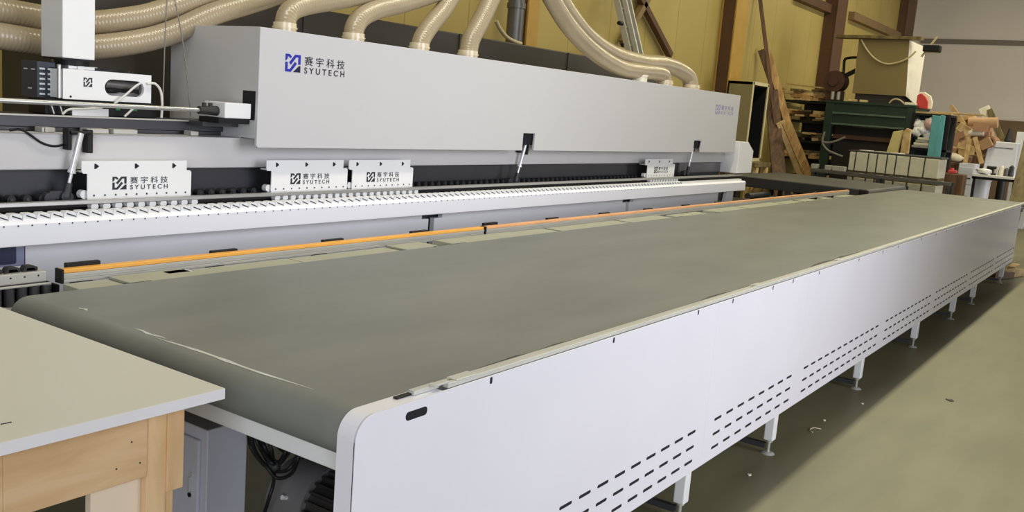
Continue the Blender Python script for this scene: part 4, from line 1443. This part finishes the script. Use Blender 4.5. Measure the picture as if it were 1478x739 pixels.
# red and white thing
r0 = bpt(1334, 144, 18.25)
rd = thing('red_disc_guard', (18.25, r0.y, s0.z), 'red and white rounded guard standing on the shelf beside the hopper', 'guard')
pl = [(r0.y + .13, r0.z - .17), (r0.y + .13, r0.z + .14), (r0.y + .02, r0.z + .15), (r0.y - .1, r0.z + .08), (r0.y - .15, r0.z - .05), (r0.y - .14, r0.z - .17)]
MB().prism([(a_ * .0 + y_, z_) for (y_, z_), a_ in zip([(r0.y + .13, r0.z - .17), (r0.y + .13, r0.z + .08), (r0.y + .06, r0.z + .12), (r0.y - .02, r0.z + .06), (r0.y - .08, r0.z - .04), (r0.y - .09, r0.z - .17)], range(6))], 0, 18.2, 18.27).build('red_face', red_m, rd, bevel=.01)
MB().prism(pl, 0, 18.27, 18.37).build('white_rim', cream_sheet, rd, bevel=.01)
# plastic bag and grey sheets, teal sheet
g0 = bpt(1330, 185)
mb = MB()
rnd = random.Random(3)
for q in range(9):
    mb.sphere((BX + .1 + rnd.uniform(-.05, .05), g0.y + rnd.uniform(-.13, .13), g0.z - .02 + rnd.uniform(-.12, .15)), rnd.uniform(.06, .11), rnd.uniform(.06, .12), rnd.uniform(.06, .13), n=12, k=8, lump=.5, seed=q)
o = mb.build('plastic_bag', bag_m)
tag(o, 'crumpled white plastic bag on the shelf right of the press', 'bag')
zz = mz0 + .002
for i in range(4):
    y0_, y1_ = bpt(1347 - i, 205).y, bpt(1317 + i * 2, 205).y
    o = MB().box(BX - .05 + .02 * i, BX + .4, y0_, y1_, zz, zz + .05).build('film_roll_stack', clear_film if i % 2 == 0 else crate_m, bevel=.012)
    tag(o, '%s of four flat grey packs stacked under the plastic bag' % ('lowest', 'second from bottom', 'third from bottom', 'topmost')[i], 'pack')
    zz += .052
g0 = bpt(1341, 180)
o = MB().sphere((BX + .02, g0.y, g0.z), .07, .09, .1, n=10, k=7, lump=.4, seed=8).build('crumpled_wrapper', mat('pinkish_film', (196, 160, 160), .5, var=.2, scale=20))
tag(o, 'pinkish crumpled wrapper between the plastic bag and the teal sheet', 'wrapper')
for i, (px0, px1, lb_) in enumerate(((1346, 1358, 'teal plastic sheet standing right of the plastic bag'), (1359, 1366, 'narrow teal plastic strip standing at the right of the wider teal sheet'))):
    a_, b_ = bpt(px0, 166, 17.85), bpt(px1, 166, 17.85)
    zb_ = bpt(px0, 228, 17.85).z
    o = MB().prism([(a_.y, a_.z), (b_.y, b_.z - .02), (b_.y - .03, FZ + .003), (a_.y - .03, FZ + .003)], 0, 17.83 - .05 * i, 17.87 - .05 * i).build('teal_sheet', teal, bevel=.01)
    tag(o, lb_, 'plastic sheet')
# cardboard pile
random.seed(31)
CXp = 20.5
base = thing('pallet_stack', (CXp + .6, P(1396, 220, 0, CXp).y, 0), 'dark wooden pallets stacked beneath the pile of cardboard', 'pallet')
pa, pb = P(1368, 210, 0, CXp), P(1425, 215, 0, CXp)
ptop_ = P(1395, 232, 0, CXp).z
zz = FZ + .0005
while zz < ptop_ - .14:
    mb = MB()
    for q in range(5):
        mb.box(CXp + .1 + q * .2, CXp + .24 + q * .2, pb.y, pa.y, zz + .11, zz + .135)
        mb.box(CXp + .1 + q * .2, CXp + .24 + q * .2, pb.y, pa.y, zz, zz + .02)
    for y_ in (pb.y, (pa.y + pb.y) / 2 - .05, pa.y - .1):
        mb.box(CXp + .1, CXp + 1.04, y_, y_ + .1, zz + .02, zz + .11)
    mb.build('pallet_layer', lumber_dark, base)
    zz += .137
def cbox(px, py, w, h_, dx, m_, lb_, rot=0):
    c_ = P(px, py, 0, CXp + dx)
    mb = MB()
    wm = w; hm = h_
    mb.box(-.2, .2, -wm / 2, wm / 2, -hm / 2, hm / 2).box(-.202, -.2, -wm / 2, wm / 2, -.02, .02, 1)
    M = Matrix.Translation(c_) @ Matrix.Rotation(rot, 4, 'X')
    mb.v = [M @ v for v in mb.v]
    o = mb.build('cardboard_box', [m_, lumber_pale], bevel=.02)
    return tag(o, lb_, 'box', 'cardboard waste pile')
cbox(1383, 224, .62, .46, .2, cardboard_d, 'dark cardboard box at the bottom left of the cardboard pile', .04)
cbox(1410, 224, .8, .5, .35, cardboard_d, 'dark cardboard box at the bottom right of the cardboard pile', -.05)
cbox(1381, 196, .6, .55, .12, cardboard, 'brown cardboard box at the upper left of the pile beside the teal sheet', .1)
cbox(1407, 204, .7, .42, .42, cardboard, 'brown cardboard box in the middle of the cardboard pile', -.08)
cbox(1418, 188, .34, .5, .3, cardboard, 'upright brown cardboard box at the right top of the cardboard pile', .05)
cbox(1397, 178, .8, .2, .5, lumber_pale, 'flat pale cardboard box lying on top of the cardboard pile', -.1)
cbox(1396, 212, .4, .12, .05, lumber_pale, 'narrow pale cardboard box edge on in the middle front of the pile', .15)
cbox(1389, 172, .5, .1, .3, lumber_pale, 'flat pale cardboard piece sticking up at the left top of the pile', -.35)
cbox(1376, 212, .2, .4, .0, cardboard_d, 'narrow dark cardboard box at the left front edge of the pile', .1)
for i, (px, py, r_, m_, lb_) in enumerate(((1399, 190, .1, cream_sheet, 'white paper roll lying across the cardboard pile'), (1385, 188, .13, cardboard_d, 'dark round cardboard tube end facing out of the pile, left side'), (1428, 205, .13, cardboard_d, 'dark round cardboard tube end facing out of the pile, right side'), (1419, 177, .11, cardboard, 'brown cardboard roll on top of the pile at its right end'))):
    c_ = P(px, py, 0, CXp)
    if i in (0, 3):
        mb = MB().cyl(c_ + Vector((0, -.28, .02)), c_ + Vector((0, .28, -.02)), r_, n=18)
    else:
        mb = MB().cyl(c_ + Vector((-.1, 0, 0)), c_ + Vector((.6, 0, 0)), r_, n=18)
        mb.cyl(c_ + Vector((-.104, 0, 0)), c_ + Vector((-.1, 0, 0)), r_ * .7, n=18, m=1)
    o = mb.build('cardboard_tube', [m_, motor_d])
    tag(o, lb_, 'tube', 'cardboard waste pile')
random.seed(12)
for i in range(9):
    c_ = P(random.uniform(1372, 1424), random.uniform(178, 222), 0, CXp - .12)
    mb = MB().box(-.02, .02, -random.uniform(.08, .2), random.uniform(.08, .2), -random.uniform(.05, .12), random.uniform(.05, .12))
    M = Matrix.Translation(c_) @ Matrix.Rotation(random.uniform(-.7, .7), 4, 'X') @ Matrix.Rotation(random.uniform(-.5, .5), 4, 'Z')
    mb.v = [M @ v + Vector((random.uniform(-.03, .03), 0, 0)) for v in mb.v]
    tag(mb.build('cardboard_scrap', (cardboard, cardboard_d, lumber_pale)[i % 3], bevel=.006), 'small bent piece of cardboard stuck in the front of the cardboard pile', 'scrap', 'cardboard scraps in the pile')
# slanting sticks of the pile
for i, (pa_, pb_, m_, lb_) in enumerate((((1372, 152), (1392, 180), lumber_pale, 'pale splinter board sticking out above the cardboard pile'), ((1393, 236), (1399, 200), lumber_pale, 'narrow pale batten standing in front of the cardboard pile, left one'), ((1417, 236), (1407, 198), lumber_pale, 'narrow pale batten slanting in front of the cardboard pile, right one'))):
    board(P(*pa_, 0, CXp - .15), P(*pb_, 0, CXp - .15), .09, .04, m_, lb_, 'batten', up=(1, 0, 0), cat='batten')
# leaning pale beams
for i, (pa_, pb_, w, m_, lb_) in enumerate((((1420, 155), (1450, 225), .22, cream_sheet, 'pale wide board leaning right behind the white tool box'), ((1428, 158), (1457, 225), .12, olive_board, 'grey brown narrow board leaning against the pale wide one'))):
    a_, b_ = P(*pa_, 0, 22.4 - .1 * i), P(*pb_, 0, 22.2 - .1 * i)
    d_ = a_ - b_
    f_ = b_ - d_ * ((b_.z - FZ - .05) / d_.z)
    board(f_, a_, w, .06, m_, lb_, up=(1, 0, 0))
# white sack + little things by the rail end
c_ = P(1372, 227, 0, 20.3)
tag(MB().sphere(c_, .14, .25, .1, lump=.2, seed=1).build('sack', sack_m), 'pale lumpy sack lying at the foot of the cardboard pile', 'sack')
tag(MB().box(20.1, 20.55, c_.y - .3, c_.y + .2, 0, c_.z - .1).build('wooden_box', lumber_dark, bevel=.015), 'dark wooden box under the pale sack beside the cardboard pile', 'box')
rb = P(1372, 247, 0, 17.5)
o = MB().box(17.5, 17.7, rb.y - .09, rb.y + .05, rb.z - .04, rb.z + .02).cyl((17.6, rb.y, rb.z + .02), (17.6, rb.y, rb.z + .06), .04, n=12).build('red_tool', red_m, bevel=.015)
tag(o, 'small red tool sitting on a wooden stump beside the crate', 'tool')
o = MB().box(17.45, 17.8, rb.y - .25, rb.y + .2, 0, rb.z - .042).build('wooden_stump', lumber_dark, bevel=.02)
tag(o, 'dark wooden stump standing right of the white panelled crate', 'stump')

# white tool box/machine, drawers and table
WX = 19.6
a_, b_ = P(1425, 203, 0, WX + .9), P(1466, 240, 0, WX + .9)
ty = WX
t0, t1 = P(1403, 252, 0, WX), P(1468, 258, 0, WX)
tzt = (t0.z + t1.z) / 2 + .02
tb2 = thing('small_table', (WX + .4, (t0.y + t1.y) / 2, 0), 'white topped table on black legs at the far right', 'table')
MB().box(WX, WX + 1.3, t1.y, t0.y, tzt - .05, tzt).build('tabletop', edge_m, tb2, bevel=.006)
for x_ in (WX + .03, WX + 1.2):
    for y_ in (t1.y + .02, t0.y - .07):
        MB().box(x_, x_ + .05, y_, y_ + .05, 0, tzt - .05).build('leg', black, tb2)
MB().box(WX + .03, WX + .06, t1.y, t0.y, tzt - .1, tzt - .05).build('rail', black, tb2)
wm = thing('white_tool_case', (WX + 1.0, (a_.y + b_.y) / 2, tzt), 'bluish white boxy machine standing on the back of the small white table', 'machine')
yc0, yc1 = min(a_.y, b_.y), max(a_.y, b_.y)
zt_ = a_.z
MB().prism([(yc0, tzt + .001), (yc1, tzt + .001), (yc1 - .02, zt_ - .1), (yc1 - .12, zt_), (yc0 + .02, zt_)], 0, WX + .9, WX + 1.25).build('case', machine_white, wm, bevel=.02)
MB().box(WX + .893, WX + .9, yc0 + .1, yc1 - .15, zt_ - .14, zt_ - .12).build('slot_line', motor_m, wm)
random.seed(9)
items = (('drill', 'dark hand tool lying on the small table, leftmost of the clutter', 1430, black), ('metal_can', 'grey metal can on the small table beside the dark hand tool', 1437, alu_dull), ('glue_bottle', 'white bottle on the small table in the middle of the clutter', 1445, cream_sheet), ('metal_jar', 'dull steel jar on the small table right of the white bottle', 1452, pipe_m), ('spray_can', 'dark spray can on the small table at the right end of the clutter', 1459, charcoal))
for i, (nm, lb_, px, m_) in enumerate(items):
    c_ = P(px, 252, 0, WX + .35)
    if nm == 'drill':
        mb = MB().cyl((WX + .35, c_.y - .09, tzt + .14), (WX + .35, c_.y + .09, tzt + .14), .04, n=12).obox((WX + .35, c_.y - .03, tzt + .13), (WX + .35, c_.y - .05, tzt + .03), .05, .05, up=(1, 0, 0)).box(WX + .3, WX + .4, c_.y - .1, c_.y, tzt + .001, tzt + .035)
    else:
        h_ = (.0, .12, .18, .14, .2)[i]
        mb = MB().cyl((WX + .35, c_.y, tzt + .001), (WX + .35, c_.y, tzt + h_), .05, n=16).cyl((WX + .35, c_.y, tzt + h_), (WX + .35, c_.y, tzt + h_ + .03), .035, .02, n=14)
    tag(mb.build(nm, m_), lb_, 'tool' if i == 0 else 'can' if 'can' in nm else 'jar')
o = MB().sphere((WX + .12, P(1418, 250, 0, WX).y, tzt + .061), .1, .14, .06, lump=.5, seed=4).build('rag', bag_m)
tag(o, 'white crumpled rag on the left end of the small white table', 'rag')
# drawer unit left of / below the table
d0, d1 = P(1384, 240, 0, WX + .3), P(1419, 285, 0, WX + .3)
du = thing('drawer_cabinet', (WX + .6, (d0.y + d1.y) / 2, 0), 'bluish white drawer cabinet standing left of and under the small table', 'cabinet')
zt2 = min(P(1396, 236, 0, WX + .3).z, 5)
yd0, yd1 = P(1404, 260, 0, WX + .3).y, d0.y
MB().box(WX + .3, WX + .9, yd0, yd1, .05, zt2).box(WX + .34, WX + .88, yd0 + .02, yd1 - .02, 0, .05, 1).build('body', [machine_white, black], du, bevel=.006)
nd = 3
for i in range(nd):
    z_a = .1 + (zt2 - .15) * i / nd
    dd = MB().box(WX + .285, WX + .2995, yd0 + .02, yd1 - .02, z_a, z_a + (zt2 - .15) / nd - .03).build('drawer', machine_white, du, bevel=.004)
    MB().box(WX + .27, WX + .2845, yd0 + .05, yd0 + .2, z_a + .12, z_a + .14).build('handle', dark_steel, dd)
wb = thing('waste_bin', (WX + .55, P(1413, 275, 0, WX + .4).y, 0), 'white bin standing under the left end of the small table', 'bin')
yb_ = P(1413, 275, 0, WX + .4).y
MB().cyl((WX + .55, yb_, 0), (WX + .55, yb_, tzt - .15), .15, .18, n=20).build('body', machine_white, wb)
MB().cyl((WX + .55, yb_, tzt - .15), (WX + .55, yb_, tzt - .12), .19, n=20).build('rim', label_white, wb)
# dark chair-like trolley under the table
tv = thing('tool_trolley', (WX + .8, P(1445, 275, 0, WX + .6).y, 0), 'dark tool trolley pushed under the right half of the small table', 'trolley')
yv = P(1445, 275, 0, WX + .6).y
MB().box(WX + .5, WX + 1.0, yv - .28, yv + .28, .45, .5).box(WX + .5, WX + 1.0, yv - .28, yv + .28, .12, .16).build('tray', charcoal, tv)
for x_ in (WX + .52, WX + .96):
    for y_ in (yv - .26, yv + .24):
        MB().box(x_, x_ + .03, y_, y_ + .03, FZ + .05, .6).build('post', black, tv)
        MB().cyl((x_ + .015, y_, FZ + .0255), (x_ + .015, y_ + .03, FZ + .0255), .025, n=12).build('wheel', rubber, tv)
# dark bottle silhouettes and white door strip at the far right
d_ = P(1456, 200, 0, 21.5)
o = MB().cyl((21.5, d_.y, 0), (21.5, d_.y, d_.z - .05), .09, n=16).cyl((21.5, d_.y, d_.z - .05), (21.5, d_.y, d_.z + .22), .09, .03, n=16).build('gas_cylinder', motor_d)
tag(o, 'dark gas cylinder standing behind the white boxy machine', 'cylinder')
w0, w1 = P(1468, 190, 0, 22.5), P(1500, 190, 0, 22.5)
o = MB().box(22.5, 22.56, w1.y, w0.y, 0, w0.z).build('white_board', label_white, bevel=.01)
tag(o, 'tall bright white board standing at the far right edge', 'board')
# olive boards leaning at the right edge
for i, (a1, b1, w, m_, lb_) in enumerate((((1481, 205), (1460, 292), .07, olive_board, 'narrow olive batten leaning at the right edge beside the conveyor end, left one'), ((1488, 205), (1467, 292), .2, olive_board, 'olive brown board leaning at the right edge beside the conveyor end'))):
    a_, b_ = P(*a1, 0, 15.8), P(*b1, 0, 15.2)
    d_ = a_ - b_
    f_ = b_ - d_ * ((b_.z - FZ - .06) / d_.z)
    board(f_, a_ + d_ * .2, w, .06, m_, lb_, up=(1, 0, 0))
# dark trestle behind the conveyor end
q_ = P(1474, 335, 2, .0)
tr = thing('steel_trolley', (15.0, -.25, 0), 'dark steel trolley at the right edge beyond the far conveyor end', 'trolley')
MB().box(14.6, 15.4, -.75, -.02, .45, .5).box(14.6, 15.4, -.75, -.02, .14, .18).build('deck', motor_d, tr)
for x_ in (14.62, 15.34):
    for y_ in (-.73, -.08):
        MB().box(x_, x_ + .04, y_, y_ + .04, FZ + .06, .8).build('post', motor_d, tr)
        MB().cyl((x_ + .02, y_, FZ + .0405), (x_ + .02, y_ + .04, FZ + .0405), .04, n=12).build('wheel', rubber, tr)
MB().cyl((14.64, -.71, .8), (14.64, -.06, .8), .02, n=8).build('push_bar', pipe_m, tr)

# offcuts on the floor beside the last leg
for i, (px, py, w, L, h_, rot, m_, lb_) in enumerate(((1459, 399, .12, .55, .1, .1, lumber_pale, 'pale timber block on the floor beside the last conveyor leg, front one'), (1462, 392, .1, .5, .1, .4, lumber_pale, 'pale timber block on the floor behind the front one at the last leg'), (1440, 401, .2, .5, .09, 0, lumber_dark, 'dark timber block on the floor under the far conveyor end'))):
    c_ = P(px, py, 2, FZ)
    d_ = Vector((math.cos(rot), math.sin(rot) - .4, 0)).normalized() * L / 2
    zb = h_ / 2 + .001
    board(c_ - d_ + Vector((0, 0, zb)), c_ + d_ + Vector((0, 0, zb)), w, h_, m_, lb_, 'timber_offcut', up=(0, 0, 1), cat='offcut')
# debris
for i, (px, py, lb_, m_) in enumerate(((1372, 578, 'small dark leaf scrap alone on the open floor right of the conveyor', motor_d), (1177, 622, 'curled thin wood shaving on the floor near the third visible leg', sack_m), (1245, 583, 'tiny white chip on the floor at the shadow edge, below the fourth leg', cream_sheet), (1082, 686, 'tiny white chip on the floor in the conveyor shadow, nearest the camera', cream_sheet), (1190, 607, 'tiny pale chip on the shaded floor beside the curled shaving', cream_sheet))):
    c_ = P(px, py, 2, FZ)
    if i == 1:
        mb = MB().tube(smooth_path([c_ + Vector((-.06, .0, .006)), c_ + Vector((-.02, .03, .006)), c_ + Vector((.03, .02, .008)), c_ + Vector((.05, -.02, .006))], 5), .003, 6)
    else:
        s_ = .035 if i == 0 else .014
        mb = MB().prism([(c_.x - s_, c_.y), (c_.x - s_ * .3, c_.y - s_ * .7), (c_.x + s_ * .2, c_.y - s_ * .3), (c_.x + s_, c_.y - s_ * .2), (c_.x + s_ * .3, c_.y + s_ * .3), (c_.x + s_ * .1, c_.y + s_)], 2, FZ + .0005, FZ + .006)
    tag(mb.build(('dry_leaf', 'wood_shaving', 'wood_chip', 'wood_chip', 'wood_chip')[i], m_), lb_, 'debris')

# ================================================================== LIGHT
w = bpy.data.worlds.new('world'); scn.world = w
w.use_nodes = True
bg = w.node_tree.nodes['Background']
bg.inputs['Color'].default_value = (.86, .92, 1.0, 1)
bg.inputs['Strength'].default_value = .14


def area(name, loc, rot, sx, sy, power, col, spread=180):
    l = bpy.data.lights.new(name, 'AREA')
    l.shape = 'RECTANGLE'; l.size = sx; l.size_y = sy
    l.energy = power; l.color = col
    l.spread = math.radians(spread)
    o = bpy.data.objects.new(name, l)
    COL.objects.link(o)
    o.location = loc; o.rotation_euler = rot
    return o


# daylight through the loading door right of the camera and a second door far down the same side
area('door_daylight', (3.3, -5.0, 2.7), (math.radians(84), 0, 0), 4.2, 3.8, 112, (.93, .93, 1.0), 102)
area('rear_door_daylight', (-5.6, -4.6, 2.4), (math.radians(90), 0, math.radians(-60)), 5, 4, 360, (.88, .93, 1.0))
area('far_door_daylight', (19.5, -8.6, 2.3), (math.radians(90), 0, math.radians(-26)), 9, 4.6, 560, (1.0, .97, .93))
# strip lamps over the hall
for x, e, c_ in ((1.5, 150, (1, .95, .80)), (6.5, 190, (1, .93, .70)), (11.5, 190, (1, .93, .62)), (16.5, 190, (1, .92, .60)), (22, 260, (1, .92, .66))):
    area('ceiling_lamp', (x, 1.0, 7.2), (0, 0, 0), 4.2, .3, e, c_)
scn.view_settings.view_transform = 'Standard'
scn.view_settings.look = 'None'
scn.view_settings.exposure = 0
scn.view_settings.gamma = 1
scn.view_settings.use_curve_mapping = False
